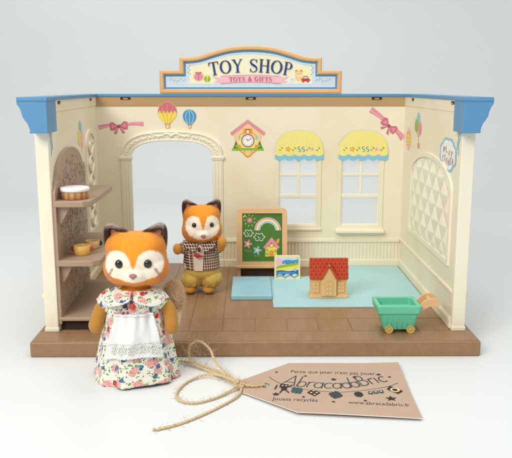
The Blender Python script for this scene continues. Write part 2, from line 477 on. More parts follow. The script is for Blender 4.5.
# narrow looped panel, left wall
mb = MB()
LO = [(13.45, 5.0), (17.5, 5.0)] + [(15.47+2.03*math.cos(t), 11.9+1.3*math.sin(t)) for t in [PI*k/20 for k in range(21)]]
LI = [(13.85, 5.3), (17.1, 5.3)] + [(15.47+1.63*math.cos(t), 11.9+.95*math.sin(t)) for t in [PI*k/20 for k in range(21)]]
mb.prism(LW, [LO, LI], -.02, .13, creamw)
lf = mb.build('lattice_panel', SHOP, bevel=.05)
mb = MB()
for d in (-1, 1):
    mb.tube([LW(15.47+d*.95*math.sin(PI*(z-5.4)/1.45), z, .08) for z in [5.4+.08*k for k in range(86)]], .11, creamw, 8)
for k in range(5): mb.ell(LW(15.47, 6.12+1.45*k, .05), (.1, .3, .3), creamw, 12, 8)
mb.build('loop_relief', lf)

# cornice -----------------------------------------------------------
prof = [(-14.1, 15.74), (-14.17, 15.68), (-14.16, 15.5), (-14.02, 15.3), (-13.92, 15.02), (-13.88, 14.78), (-13.76, 14.56), (-13.6, 14.36), (-13.5, 14.1), (-13.46, 13.92), (-13.5, 13.76)]
def cornice_side(s, y0, y1, xin, m):
    P = [(-s*x, z) for x, z in prof] + [(s*xin, 13.76), (s*xin, 15.74)]
    fr = lambda u, v, w: (u, w, v)
    mb.prism(fr, [P], y0, y1, m)
mb = MB()
cornice_side(-1, .9, 3.0, 12.38, blue); mb2 = mb
cl = mb.build('cornice_end', SHOP, bevel=.05, seg=2)
mb = MB(); cornice_side(1, .9, 3.0, 12.38, blue); mb.build('cornice_end', SHOP, bevel=.05, seg=2)
mb = MB()
cornice_side(-1, 2.95, 19.9, 13.62, blue); cornice_side(1, 2.95, 19.9, 12.9, blue)
mb.prism(lambda u, v, w: (w, u, v), [[(19.15, 15.72), (20.0, 15.68), (19.9, 15.2), (19.7, 14.7), (19.5, 14.2), (19.5, 13.78), (19.15, 13.78)]], -13.4, 13.4, blue)
T0, T1 = 15.72, 15.89
flat = lambda u, v, w: (u, v, w)
mb.prism(flat, [[(-14.15, .85), (-12.34, .85), (-12.34, 3.1), (-12.62, 3.3), (-13.12, 18.86), (12.58, 18.86), (12.58, 3.3), (12.34, 3.1), (12.34, .85), (14.15, .85), (14.15, 20.1), (-14.15, 20.1)]], T0-.06, T1, blue)
mb.build('cornice', SHOP, bevel=.03, seg=2)
# screw heads on the lip
# sign --------------------------------------------------------------
SX = -.28
half = [(7.57, 15.92), (7.57, 17.83), (5.9, 17.83), (5.9, 18.87), (5.2, 18.87)]
og = sp2([(5.2, 18.87), (4.3, 18.98), (3.2, 19.32), (2.1, 19.62), (1.0, 19.77), (0, 19.81)], 6)
right = half + og[1:]
OUTL = [(SX+x, z) for x, z in right] + [(SX-x, z) for x, z in reversed(right[:-1])]   # ccw
SW = lambda u, v, w: (u, 18.95-w, v)
mb = MB(); N = len(OUTL)
loops = [(OUTL, -.4), (offset(OUTL, .0), .1), (offset(OUTL, .09), .2), (offset(OUTL, .27), .2), (offset(OUTL, .36), .08), (offset(OUTL, .38), -.02)]
mb.grid(lambda i, j: SW(loops[j][0][i][0], loops[j][0][i][1], loops[j][1]), N, len(loops), tan, True, smooth=False)
mb.prism(SW, [offset(OUTL, .02)], -.41, -.03, tan)
sign = mb.build('sign_board', SHOP, bevel=.03, seg=2, angle=20)
fl = Flat(SW, -.02)
fl.poly(offset(OUTL, .36), I['blue']); fl.poly(offset(OUTL, .53), I['white']); fl.poly(offset(OUTL, .57), I['sky']); 
inn = offset(OUTL, .66)
fl.poly(inn, I['sky'])
# pale yellow middle of the sign
mid = [(SX+x, z) for x, z in [(5.1, 16.75), (5.1, 18.15)]] + [(SX+x, z-.72) for x, z in og[4:]] + [(SX-x, z-.72) for x, z in reversed(og[4:-1])] + [(SX-5.1, 18.15), (SX-5.1, 16.75)]
fl.poly(mid, I['cream'])
for sx in (-1, 1):
    fl.circ((SX+sx*4.3, 17.4), .62, I['halo']); 
    for k in range(5):
        x = SX+sx*(5.5+.28*k); z = 16.98+.1*math.sin(k*2)
        fl.stroke([(x+.09*math.cos(t), z+.09*math.sin(t)) for t in [2*PI*q/10 for q in range(8)]], .03, I['grey'])
    for k in range(5):
        x = SX+sx*(5.05+.12*(k % 2)); z = 17.5+.17*k
        fl.circ((x, z), .05, I['grey'], n=8)
# gifts, left
x, z = -4.62, 17.33
fl.circ((x, z), .44, I['pinkl'], .38); fl.circ((x, z-.05), .36, I['pink'], .28)
fl.stroke([(x, z-.35), (x, z+.35)], .09, I['pinkd']); fl.circ((x-.14, z+.27), .13, I['pinkd'], .08, -.5); fl.circ((x+.14, z+.27), .13, I['pinkd'], .08, .5)
x, z = -3.9, 17.12
fl.circ((x, z), .27, I['green'], .26); fl.stroke([(x-.02, z-.24), (x+.02, z+.24)], .08, I['yellow']); fl.circ((x-.1, z+.24), .1, I['yellow'], .06, -.5); fl.circ((x+.1, z+.24), .1, I['yellow'], .06, .5)
# bear, ball and car, right
x, z = 3.72, 17.48
for dx in (-.2, .2): fl.circ((x+dx, z+.27), .12, I['orange'])
fl.circ((x, z-.25), .26, I['peach'], .26); fl.circ((x, z), .32, I['peach'], .28); fl.circ((x, z-.08), .13, I['cream'], .1)
for dx in (-.1, .1): fl.circ((x+dx, z+.06), .03, I['brown'], n=8)
fl.circ((x, z-.05), .04, I['brown'], .03, n=8)
for dx in (-.26, .24): fl.circ((x+dx, z-.3), .12, I['peach'], .09)
fl.circ((x-.55, z-.42), .28, I['white'], .22); fl.circ((x-.55, z-.42), .2, I['sky'], .15)
fl.poly([(x+.22, z-.55), (x+.22, z-.35), (x+.34, z-.32), (x+.42, z-.12), (x+.72, z-.12), (x+.82, z-.32), (x+.92, z-.36), (x+.92, z-.55)], I['red'])
fl.poly([(x+.4, z-.32), (x+.46, z-.18), (x+.68, z-.18), (x+.74, z-.32)], I['sky'])
for dx in (.38, .76): fl.circ((x+dx, z-.56), .09, I['mauve'])
# ribbon banner
bd = lambda x: 17.02-.016*(x-SX)**2
for sx in (-1, 1):
    fl.poly([(SX+sx*2.0, bd(SX)-.28), (SX+sx*3.1, bd(SX)-.15), (SX+sx*2.72, bd(SX)-.02), (SX+sx*3.25, bd(SX)+.33), (SX+sx*2.2, bd(SX)+.12)], I['pinkl'])
    fl.poly([(SX+sx*2.0, bd(SX)-.28), (SX+sx*2.5, bd(SX)-.3), (SX+sx*2.4, bd(SX)+.1)], I['pink'])
bx = [SX-2.5+5*k/20 for k in range(21)]
fl.poly([(x, bd(x)-.2) for x in bx]+[(x, bd(x)+.43) for x in reversed(bx)], I['pinkl'])
fl.stroke([(x, bd(x)+.4) for x in bx], .05, I['pink']); fl.stroke([(x, bd(x)-.17) for x in bx], .05, I['pink'])
fl.build('sign_artwork', sign)
# serif letters
def letter(ch, tf, fl, m):
    T, t, S = .15, .055, .05      # stem, hairline, serif thickness (height 1)
    def poly(p): fl.poly([tf(*q) for q in p], m)
    def rect(x0, x1, y0, y1): poly([(x0, y0), (x1, y0), (x1, y1), (x0, y1)])
    def serif(x, y, w=.17): rect(x-w, x+w, y, y+S)
    def vs(pts, wf):
        fl.stroke([tf(*p) for p in pts], H, m, wf=wf)
    H = fl.H
    if ch == 'T':
        rect(.4-T/2, .4+T/2, 0, 1); rect(.02, .78, 1-t, 1); serif(.4, 0)
        poly([(.02, 1), (.02, .74), (.06, .74), (.12, .95)]); poly([(.78, 1), (.68, .95), (.74, .74), (.78, .74)])
        return .8
    if ch == 'O':
        fl.stroke([tf(.44+.36*math.cos(a), .5+.465*math.sin(a)) for a in [2*PI*k/40 for k in range(41)]], H, m, wf=lambda q: .055+.11*abs(math.cos(2*PI*q))**1.3)
        return .9
    if ch == 'Y':
        poly([(.04, 1), (.22, 1), (.5, .5), (.36, .5)]); poly([(.68, 1), (.76, 1), (.48, .46), (.42, .5)])
        rect(.42-T/2, .42+T/2, 0, .52); serif(.42, 0); serif(.14, 1-S, .15); serif(.71, 1-S, .12)
        return .84
    if ch == 'S':
        pts = sp2([(.56, .76), (.5, .9), (.34, .965), (.16, .9), (.12, .74), (.22, .6), (.42, .48), (.56, .34), (.56, .16), (.4, .035), (.2, .05), (.1, .24)], 6)
        fl.stroke([tf(*p) for p in pts], H, m, wf=lambda q: .05+.12*math.exp(-((q-.5)/.2)**2))
        poly([(.55, .98), (.55, .7), (.6, .7), (.6, .98)]); poly([(.07, .3), (.07, .02), (.12, .02), (.12, .3)])
        return .68
    if ch == 'H':
        for x in (.2, .72): rect(x-T/2, x+T/2, 0, 1); serif(x, 0, .16); serif(x, 1-S, .16)
        rect(.2, .72, .49, .49+t); return .92
    if ch == 'I': rect(.2-T/2, .2+T/2, 0, 1); serif(.2, 0, .16); serif(.2, 1-S, .16); return .4
    if ch == 'F':
        rect(.2-T/2, .2+T/2, 0, 1); serif(.2, 0, .16); rect(.04, .62, 1-t, 1); rect(.2, .5, .5, .5+t); rect(.57, .62, .76, 1); return .66
    if ch == 'G':
        fl.stroke([tf(.44+.36*math.cos(a), .5+.465*math.sin(a)) for a in [math.radians(40+285*k/30) for k in range(31)]], H, m, wf=lambda q: .06+.1*math.sin(PI*q)**1.3)
        rect(.66, .8, .1, .45); rect(.52, .88, .42, .48); return .9
    if ch == '&':
        fl.stroke([tf(x, y) for x, y in sp2([(.8, .02), (.3, .7), (.38, .95), (.52, .85), (.42, .62), (.12, .38), (.12, .12), (.34, .02), (.6, .14), (.78, .5)], 6)], H, m, wf=lambda q: .11)
        return .84
    if ch in 'PR':
        rect(.2-T/2, .2+T/2, 0, 1); serif(.2, 0, .16)
        rect(.04, .38, 1-S, 1)
        fl.stroke([tf(x, y) for x, y in [(.2, .975)]+arc(.4, .73, .2, .245, 90, -90, 16)+[(.2, .485)]], H, m, wf=lambda q: .055+.11*math.exp(-((q-.5)/.22)**2))
        return .68
    return .5
def serif_word(word, fl, cx, zbase, H, gap, m, drop, fan):
    fl.H = H
    wd = {'T': .8, 'O': .9, 'Y': .84, 'S': .68, 'H': .92, 'P': .68, ' ': .42, 'G': .9, 'I': .4, 'F': .66, '&': .86}
    tot = sum(wd[c]*H*.98+gap for c in word); x = -tot/2
    for c in word:
        w = wd[c]*H*.98
        xc = x+w/2; a = -xc*fan; zb = zbase-drop*xc*xc
        if c != ' ':
            def tf(p, q, xc=xc, w=w, a=a, zb=zb):
                lx = (p*H-w/2); lz = q*H
                return (cx+xc+lx*math.cos(a)-lz*math.sin(a), zb+lx*math.sin(a)+lz*math.cos(a))
            letter(c, tf, fl, m)
        x += w+gap
fl = Flat(SW, .06); 
serif_word('TOY SHOP', fl, SX-.02, 17.66, 1.08, .03, I['navy'], .028, .056)
serif_word('TOYS & GIFTS', fl, SX, 16.94, .37, .045, I['mauve'], .018, .03)
o = fl.build('sign_lettering', sign)

# stickers ------------------------------------------------------------
def balloon_sticker(parent, fr, x, z0, z1, hw, hot=True, cols=('yellow', 'pinkd')):
    fl = Flat(fr, .052)
    H = z1-z0; zc = z1-hw
    top = [(x+hw*math.cos(t), zc+hw*1.02*math.sin(t)) for t in [PI*k/20 for k in range(21)]]
    low = [(x-hw*.9, zc-hw*.5), (x-hw*.3, z0+H*.2), (x+hw*.3, z0+H*.2), (x+hw*.9, zc-hw*.5)]
    fl.poly(top+low, I[cols[0]])
    if cols[0] == 'yellow':
        zig = []
        for k in range(11): zig.append((x-hw*.98+hw*1.96*k/10, zc-hw*.02+(.16*hw if k % 2 else -.18*hw)))
        fl.poly([(x+hw*.98*math.cos(t), zc+hw*math.sin(t)) for t in [PI*k/20 for k in range(21)]]+zig, I['pinkd'])
        for k in (-.5, 0, .5): fl.stroke([(x+hw*k, zc+hw*.8), (x+hw*k*1.1, zc+.1), (x+hw*k*.5, z0+H*.24)], .04, I['orange'])
    else:
        for k in (-.55, .0, .55): fl.stroke(sp2([(x+hw*k*.3, zc+hw*.95), (x+hw*k*1.1, zc), (x+hw*k*.5, z0+H*.22)], 5), hw*.16, I['bluel'])
    fl.stroke([(x-hw*.28, z0+H*.2), (x-hw*.2, z0+H*.13)], .03, I['brown']); fl.stroke([(x+hw*.28, z0+H*.2), (x+hw*.2, z0+H*.13)], .03, I['brown'])
    fl.poly([(x-hw*.26, z0+H*.14), (x+hw*.26, z0+H*.14), (x+hw*.2, z0), (x-hw*.2, z0)], I['orange']); fl.poly([(x-hw*.14, z0+H*.1), (x+hw*.14, z0+H*.1), (x+hw*.12, z0+.04), (x-hw*.12, z0+.04)], I['cream'])
    fl.build('balloon_sticker', parent)
balloon_sticker(bwall, BW, -7.28, 13.05, 15.22, .8)
balloon_sticker(bwall, BW, -5.43, 13.05, 14.6, .56, cols=('blue', 'blued'))
def bow_sticker(parent, fr, a, c, b_, wr=.5):
    fl = Flat(fr, .012); a, c, b_ = Vector(a), Vector(c), Vector(b_)
    for e, s in ((a, -1), (b_, 1)):
        d = (e-c); nrm = Vector((-d.y, d.x)).normalized()
        mid = (c+e)/2 + nrm*.12*s
        fl.stroke(sp2([tuple(c), tuple(mid), tuple(e)], 10), wr*.75, I['pink'], wf=lambda q: .35+.65*q)
        fl.stroke(sp2([tuple(c+nrm*.05), tuple(mid+nrm*.06), tuple(e+nrm*.05)], 10), .05, I['pinkl'])
    d = (b_-a).normalized(); nrm = Vector((-d.y, d.x))
    for s in (-1, 1):
        fl.poly([tuple(c), tuple(c+d*s*.5+nrm*.42), tuple(c+d*s*.78+nrm*.3), tuple(c+d*s*.74-nrm*.28), tuple(c+d*s*.4-nrm*.32)], I['pinkd'])
        fl.poly([tuple(c+d*s*.2), tuple(c+d*s*.55+nrm*.26), tuple(c+d*s*.62-nrm*.14)], I['pink'])
        fl.poly([tuple(c), tuple(c+d*s*.25-nrm*.62), tuple(c+d*s*.5-nrm*.55)], I['pinkd'])
    fl.circ(tuple(c), .15, I['mauve'])
    fl.build('bow_sticker', parent)
bow_sticker(bwall, BW, (-13.1, 13.1), (-11.4, 13.2), (-9.3, 13.4))
bow_sticker(bwall, BW, (9.8, 14.6), (11.38, 13.22), (12.62, 12.15), .7)
# cuckoo clock
fl = Flat(BW, .012); x = -.53
fl.poly([(x-1.2, 12.6), (x, 13.5), (x+1.2, 12.6), (x+1.05, 11.3), (x-1.05, 11.3)], I['peach'])
fl.poly([(x-.85, 12.3), (x+.85, 12.3), (x+.75, 11.4), (x-.75, 11.4)], I['yellowp'])
fl.poly([(x-1.5, 12.66), (x-1.35, 12.4), (x, 13.42), (x+1.35, 12.4), (x+1.5, 12.66), (x, 13.78)], I['pink'])
fl.poly(sp2([(x-.9, 11.25), (x-.5, 10.95), (x, 10.56), (x+.5, 10.95), (x+.9, 11.25)], 6), I['orange'])
fl.poly(sp2([(x-.7, 11.25), (x-.4, 11.0), (x, 10.72), (x+.4, 11.0), (x+.7, 11.25)], 6), I['peach'])
fl.poly([(x-1.38, 11.16), (x+1.38, 11.16), (x+1.3, 11.38), (x-1.3, 11.38)], I['green'])
for sx in (-1, 1):
    fl.poly([(x+sx*.75, 11.36), (x+sx*1.25, 11.36), (x+sx*1.0, 12.0)], I['greend']); fl.circ((x+sx*.72, 11.5), .16, I['orange'])
    fl.circ((x+sx*.95, 11.55), .12, I['green']); fl.circ((x+sx*.72, 12.25), .09, I['bluel'], .2); fl.stroke(sp2([(x+sx*.3, 12.66), (x+sx*.5, 12.6), (x+sx*.66, 12.45)], 4), .05, I['orange'])
    fl.circ((x+sx*.3, 11.06), .07, I['pink'], n=8)
fl.poly([(x-.36, 12.6), (x+.36, 12.6), (x+.36, 13.02), (x-.36, 13.02)], I['orange']); fl.poly([(x-.17, 12.64), (x+.17, 12.64), (x+.17, 12.95), (x-.17, 12.95)], I['brown']); fl.circ((x, 12.76), .13, I['cream'])
fl.circ((x, 12.0), .56, I['brown']); fl.circ((x, 12.0), .49, I['pinkl']); fl.circ((x, 12.0), .45, I['white'])
for k in range(12): fl.circ((x+.38*math.cos(k*PI/6), 12+.38*math.sin(k*PI/6)), .03, I['brown'], n=6)
fl.stroke([(x, 12), (x+.28, 12.2)], .05, I['brown']); fl.stroke([(x, 12), (x-.14, 12.14)], .06, I['brown'])
fl.build('clock_sticker', bwall)
# awnings over the windows
def awning(xc, hw):
    fl = Flat(BW, .1)
    top = [(xc+hw*math.copysign(abs(math.cos(t))**.8, math.cos(t)), 10.85+2.02*math.sin(t)**.85) for t in [PI*k/30 for k in range(31)]]
    sc = [(xc-hw+2*hw*k/60, 10.45-.16*abs(math.sin(PI*k/12))) for k in range(61)]
    fl.poly(top+sc, I['bluel'])
    sc2 = [(xc-hw+2*hw*k/60, 10.86-.16*abs(math.sin(PI*k/12))) for k in range(61)]
    fl.poly(top+sc2, I['yellowp'])
    z = 11.28
    for dx, kind in ((-1.55, 'l'), (-.95, 'o'), (-.45, 'l'), (.0, 'b'), (.35, 'b'), (.75, 'l'), (1.1, 'p'), (1.6, 'l')):
        if kind == 'o': fl.flower((xc+dx, z), .25, I['orange'], I['yellow'])
        elif kind == 'p': fl.flower((xc+dx, z), .22, I['pinkl'], I['pink'])
        elif kind == 'b':
            fl.stroke(arc(xc+dx, z+.1, .12, .1, 60, 300, 8), .07, I['blue']); fl.stroke(arc(xc+dx, z-.1, .12, .1, 240, -60+540, 8), .07, I['blue'])
        else:
            for s in (-1, 1): fl.circ((xc+dx+s*.09, z+.08*s), .1, I['greend'], .04, .8*s, 8)
            fl.circ((xc+dx, z+.2), .04, I['orange'], n=6)
    fl.build('awning_sticker', bwall)
awning(3.83, 2.06); awning(9.28, 2.1)
# right wall stickers
fl = Flat(RW, .012)
for (y, z, r, c) in ((13.9, 14.0, .55, 'bluel'), (14.4, 13.5, .6, 'green'), (13.3, 13.3, .62, 'pink')):
    fl.circ((y, z), r, I[c], .52)
for y, z in ((13.9, 13.5), (14.4, 13.0), (13.3, 12.8)): fl.stroke(sp2([(y, z), (13.6, 12.6), (13.5, 12.1)], 5), .04, I['grey'])
fl.poly([(13.1, 12.2), (13.9, 12.2), (13.8, 11.8), (13.2, 11.8)], I['pink'])
fl.build('balloon_sticker', rwall)
fl = Flat(RW, .012); y, z = 17.1, 12.25
fl.poly([(y+(1.0 if k % 2 else .72)*math.cos(2*PI*k/28)*1.05, z+(1.0 if k % 2 else .74)*math.sin(2*PI*k/28)) for k in range(28)], I['pinkl'])
fl.circ((y, z), .72, I['orange'], .6); fl.circ((y, z), .6, I['yellow'], .5)
for s in (-1, 1): fl.circ((y+s*.22, z+.1), .07, I['brown'], n=8)
fl.stroke(arc(y, z-.05, .25, .2, 200, 340, 8), .05, I['brown'])
fl.build('sun_sticker', rwall)
fl = Flat(RW, .012); yc, zc = 5.0, 12.1
def cloud(s):
    pts = []
    for k in range(96):
        t = 2*PI*k/96; rr = 1+.09*abs(math.sin(4*t))
        pts.append((yc+1.85*s*rr*math.cos(t), zc+1.0*s*rr*math.sin(t)))
    return pts
fl.poly(cloud(1.06), I['bluel']); fl.poly(cloud(.9), I['white'])
fr_text = Flat(lambda u, v, w: RW(-u, v, w), .03)
for word, zz, w, y0 in (('PLAY', 12.25, .56, 6.1), ('CORNER', 11.66, .42, 6.3)):
    cols = ['red', 'blue', 'orange', 'mauve', 'blue', 'red']
    for k, ch in enumerate(word):
        u = -y0+(w+.06)*k
        fr_text.text(ch, (u, zz-.1+.1*math.sin(k*1.7)-.02*k), w*.72, .44, I[cols[k]], rot=-.08+.1*math.sin(k*2.2))
fl.build('cloud_sticker', rwall); fr_text.build('cloud_lettering', rwall)
def ribbon(fr, parent, y0, s):
    fl = Flat(fr, .012)
    for k in (0, 1):
        fl.stroke(sp2([(y0+.12+.3*k, 13.75), (y0+.05+.35*k, 13.3), (y0+.3+.25*k, 12.9), (y0+.18+.4*k, 12.3+.3*k)], 6), .16, I['bluel'])
    fl.build('ribbon_sticker', parent)
ribbon(RW, rwall, 2.36, 1); ribbon(LW, lwall, 2.4, 1)
fl = Flat(LW, .012)
for (y, z, r, c) in ((11.9, 13.4, .5, 'bluel'), (11.5, 12.75, .6, 'yellow'), (12.4, 12.55, .5, 'pinkl')): fl.circ((y, z), r, I[c], .62)
fl.stroke(sp2([(11.9, 12.9), (12.1, 12.2), (12.2, 11.6)], 5), .05, I['grey'])
fl.build('balloon_sticker', lwall)

# ------------------------------------------------------------------ shelf unit
SH = thing('display_shelf', (-12.6, 6.5, F0), 'taupe three tier display shelf with arched leafy back against the left wall', 'shelf')
PW = lambda u, v, w: (xl(u)+.02+w, u, v)
archp = [(12.0, 1.5), (12.0, 10.6), (11.6, 11.0)] + [(6.95+4.2*math.cos(t), 10.6+1.85*math.sin(t)) for t in [PI*(k+1)/26 for k in range(25)]] + [(2.4, 10.5), (1.98, 10.0), (1.98, 1.5)]
mb = MB(); mb.prism(PW, [archp], 0, .22, taupe); bp = mb.build('back_panel', SH, bevel=.06)
mb = MB()
def onpanel(y, z): return 2.3 < y < 11.7 and 1.9 < z < 10.4+1.5*math.sqrt(max(0, 1-((y-6.95)/4.2)**2)) and abs(z-9.3) > .3 and abs(z-5.5) > .3
def leaf(y, z, a, L):
    if onpanel(y, z): 
        R_ = [PW(y+L*(t-.5)*math.cos(a), z+L*(t-.5)*math.sin(a), .215) for t in (0, .2, .4, .6, .8, 1)]
        mb.tube(R_, .03, taupe, 6, rf=lambda t: .008+L*.17*math.sin(PI*min(.98, t+.02)))
for q in range(6):       # scrolling vines with leaves
    for p in range(8):
        cy = 3.2+1.65*q+(.8 if p % 2 else 0); cz = 2.5+1.35*p; sg = 1 if (p+q) % 2 else -1; ph = (p*1.7+q*2.3) % 6.28
        sp = [(cy+sg*(.72-.6*t)*math.cos(ph+7.5*t), cz+(.62-.5*t)*math.sin(ph+7.5*t)) for t in [k/22 for k in range(23)]]
        run = []
        for (y, z) in sp:
            if onpanel(y, z): run.append(PW(y, z, .215))
            else:
                if len(run) > 2: mb.tube(run, .035, taupe, 6)
                run = []
        if len(run) > 2: mb.tube(run, .035, taupe, 6)
        for k in range(0, 15, 3):
            y, z = sp[k]; a = math.atan2(sp[k+1][1]-z, sp[k+1][0]-y)
            for sd in (-1, 1): leaf(y+.16*math.cos(a+sd*1.4), z+.16*math.sin(a+sd*1.4), a+sd*.8, .3)
mb.build('leaf_relief', bp)
for k, (z, x1, y1) in enumerate(((9.5, -10.3, 9.6), (5.7, -9.87, 11.1), (1.95, -9.75, 11.4))):
    mb = MB()
    pts = [(xl(1.94)+.05, 1.94), (x1-.45, 1.94), (x1, 2.3), (x1, y1-.3), (x1-.3, y1), (xl(y1)+.05, y1)]
    mb.prism(flat, [pts], z-.4 if k < 2 else z-.25, z, taupe)
    mb.build('shelf', SH, bevel=.07, seg=3)
mb = MB()
for z in (9.1, 5.3):
    for y in (2.35, 8.9):
        mb = MB(); fr = lambda u, v, w: (xl(y)+.1+u, y+w, v)
        mb.prism(fr, [[(0, z-1.15), (.35, z-1.1), (.8, z-.3), (.9, z+.02), (0, z+.02)]], 0, .25, taupe)
        mb.build('bracket', SH, bevel=.03)
mb = MB(); mb.box(xl(2)+.1, -10.4, 2.3, 2.5, F0+.01, 1.72, dark); mb.build('under_shelf_shade', SH)  # dark box painted as the shadow beneath the bottom shelf

# round box on top shelf
TB = thing('round_box', (-11.5, 3.15, 9.5), 'round wooden striped box with white lid on the top shelf', 'box')
st, nt, bs = newmat('striped_wood')
tc = coords(nt); sx_ = nt.nodes.new('ShaderNodeSeparateXYZ'); nt.links.new(tc, sx_.inputs[0])
an = mth(nt, 'ARCTAN2', sx_.outputs[1], sx_.outputs[0]); s1 = mth(nt, 'SINE', mth(nt, 'MULTIPLY', an, 13)); s2 = mth(nt, 'GREATER_THAN', s1, .1)
nt.links.new(mixc(nt, s2, lin((206, 160, 104)), lin((184, 120, 78))), bs.inputs['Base Color']); bs.inputs['Roughness'].default_value = .45
mb = MB(); mb.lathe((-11.5, 3.15, 9.5), [(0, .0), (.78, .0), (.84, .05), (.86, .5), (.84, .55), (0, .55)], st, 48); mb.build('tub', TB)
mb = MB(); mb.lathe((-11.5, 3.15, 9.5), [(0, .5), (.9, .5), (.93, .56), (.93, .68), (.88, .74), (.5, .75), (0, .75)], white, 48); mb.build('lid', TB)
# cups
def cup(name, c, r, h, label, col, hcol, ang, extra=None):
    t = thing(name, c, label, 'cup')
    mb = MB(); mb.lathe(c, [(0, .0), (r*.85, 0), (r*.93, .05), (r, h*.5), (r, h-.03), (r-.04, h), (r-.1, h-.03), (r-.12, h*.3), (r*.6, .12), (0, .12)], col, 40); mb.build('bowl', t)
    for a, hc in ang:
        mb = MB(); d = Vector((math.cos(a), math.sin(a), 0))
        ctr = Vector(c)+d*(r+.08)+Vector((0, 0, h*.62))
        mb.tube([ctr+d*(.1*math.cos(q)-.06)+Vector((0, 0, .11*math.sin(q))) for q in [PI*.5-PI*k/12 for k in range(13)]], .075, hc, 10)
        mb.build('handle', t)
    return t
redp = mat('handle_red', (196, 62, 46), .35); dkg = mat('handle_dark_green', (32, 64, 56), .35)
cup('cup', (-11.35, 3.75, 5.7), .56, .62, 'small yellow cup with red handles at the front of the middle shelf', yellowcup, redp, [(PI, redp), (-.1, redp)])
cup('cup', (-11.1, 5.6, 5.7), .5, .55, 'tan cup with dark green handle behind the yellow cup on the middle shelf', tanlite, dkg, [(.1, dkg), (.2, dkg)])
mb = MB()

# ------------------------------------------------------------------ mat, step, easel, block, house, cart
mb = MB(); mb.prism(flat, [[(1.3, 6.87), (12.5, 6.87), (12.5, 18.75), (5.6, 18.75), (5.6, 15.3), (1.3, 15.3)]], F0+.004, F0+.09, matblue)
tag(mb.build('play_mat', bevel=.02), 'large flat pale blue play mat covering the right half of the floor', 'play mat')
mb = MB(); mb.box(-1.76, 1.27, 8.76, 14.3, F0+.004, F0+.36, ltblue)
tag(mb.build('platform', bevel=.06, seg=3), 'low pale blue rectangular platform beside the mat in front of the chalkboard', 'platform')

EA = thing('easel_board', (.6, 16.2, F0), 'wooden easel with green chalkboard drawing of rainbow and cottage', 'easel')
lean = .2
EW = lambda u, v, w: (u, 15.55+(v-F0)*lean-w, v)
ex0, ex1, ez0, ez1 = -1.47, 2.72, 1.98, 6.6
def rrect(x0, x1, z0, z1, r, n=6):
    out = []
    for cx, cz, a0 in ((x1-r, z0+r, -90), (x1-r, z1-r, 0), (x0+r, z1-r, 90), (x0+r, z0+r, 180)):
        out += arc(cx, cz, r, r, a0, a0+90, n)
    return out
mb = MB(); mb.prism(EW, [rrect(ex0, ex1, ez0, ez1, .4), [(ex0+.47, ez0+.3), (ex0+.47, ez1-.4), (ex1-.42, ez1-.4), (ex1-.42, ez0+.3)]], -.15, .2, tan)
mb.build('frame', EA, bevel=.06, seg=3)
mb = MB(); mb.fbox(EW, ex0+.4, ex1-.35, ez0+.2, ez1-.3, -.08, .06, I['board']); bd_ = mb.build('chalkboard', EA)
mb = MB(); mb.fbox(EW, ex0-.06, ex1+.06, 1.78, 2.02, -.16, .42, tan); mb.build('tray', EA, bevel=.05)
for x in (ex0+.02, ex1-.34):
    mb = MB(); mb.fbox(EW, x, x+.32, F0+.01, 1.8, -.12, .14, tan); mb.build('leg', EA, bevel=.04)
for x in (ex0+.3, ex1-.6):
    mb = MB(); mb.tube([(x+.15, 16.5, 5.5), (x+.15, 18.2, F0+.12)], .13, tan, 8); mb.build('leg', EA)
mb = MB(); mb.fbox(EW, ex0+.34, ex1-.34, F0+.03, 1.8, -.3, -.2, brownleg); mb.build('dark_sheet', EA)  # dark brown sheet between the legs, below the tray
fl = Flat(EW, .063)
def eb(px, py): return (ex0+.47+(px-90)/(400-90)*(ex1-ex0-.89), ez1-.4-(py-78)/(425-78)*(ez1-ez0-.7))   # artwork laid out on a 310 x 347 board
def pl(pts): return [eb(*p) for p in pts]
k_ = (ex1-ex0-.89)/310
for r, c in ((100, 'pink'), (86, 'yellowp'), (72, 'bluel'), (92.5, 'cream'), (79, 'cream'), (65, 'cream'), (107, 'cream')):
    fl.stroke(pl([(288+r*.95*math.cos(t), 202-r*.85*math.sin(t)) for t in [PI*(k)/24 for k in range(25)]]), (.14 if c != 'cream' else .03), I[c])
fl.flower(eb(148, 130), .27, I['pink'], I['pink'], 8)
for k in range(9):
    a = 2*PI*k/9+.3; fl.stroke(pl([(148+34*math.cos(a), 130-34*math.sin(a)), (148+46*math.cos(a), 130-46*math.sin(a))]), .05, I['yellowp'])
fl.stroke(pl([(95, 110), (115, 88)]), .06, I['cream'])
for cx, cy, s in ((138, 222, 1), (222, 250, 1.15)):
    fl.stroke(pl([(cx+s*(34+5*math.cos(6*t))*math.cos(t), cy+s*(22+5*math.cos(6*t))*math.sin(t)) for t in [2*PI*k/48 for k in range(48)]]), .045, I['white'], closed=True)
    fl.stroke(pl([(cx-12, cy-6), (cx-2, cy+8), (cx+10, cy+6)]), .04, I['white'])
fl.flower(eb(133, 300), .38, I['pink'], I['yellowp']); fl.flower(eb(206, 345), .38, I['bluel'], I['yellowp'])
for cx, cy in ((133, 350), (206, 385)):
    for d in (-22, 0, 20): fl.stroke(pl([(cx+d, cy-8), (cx+d*.6+6, cy+5)]), .05, I['green'])
fl.poly(pl([(272, 318), (362, 318), (358, 390), (268, 390)]), I['yellow']); fl.poly(pl([(372, 300), (348, 285), (366, 262), (382, 262)]), I['orange'])
fl.poly(pl([(252, 325), (318, 250), (382, 325), (362, 340), (318, 288), (272, 340)]), I['pink']); fl.circ(eb(318, 312), .17, I['orange']); fl.circ(eb(318, 312), .1, I['cream'])
fl.poly(pl([(298, 390), (298, 356), (308, 345), (326, 345), (336, 356), (336, 390)]), I['orange'])
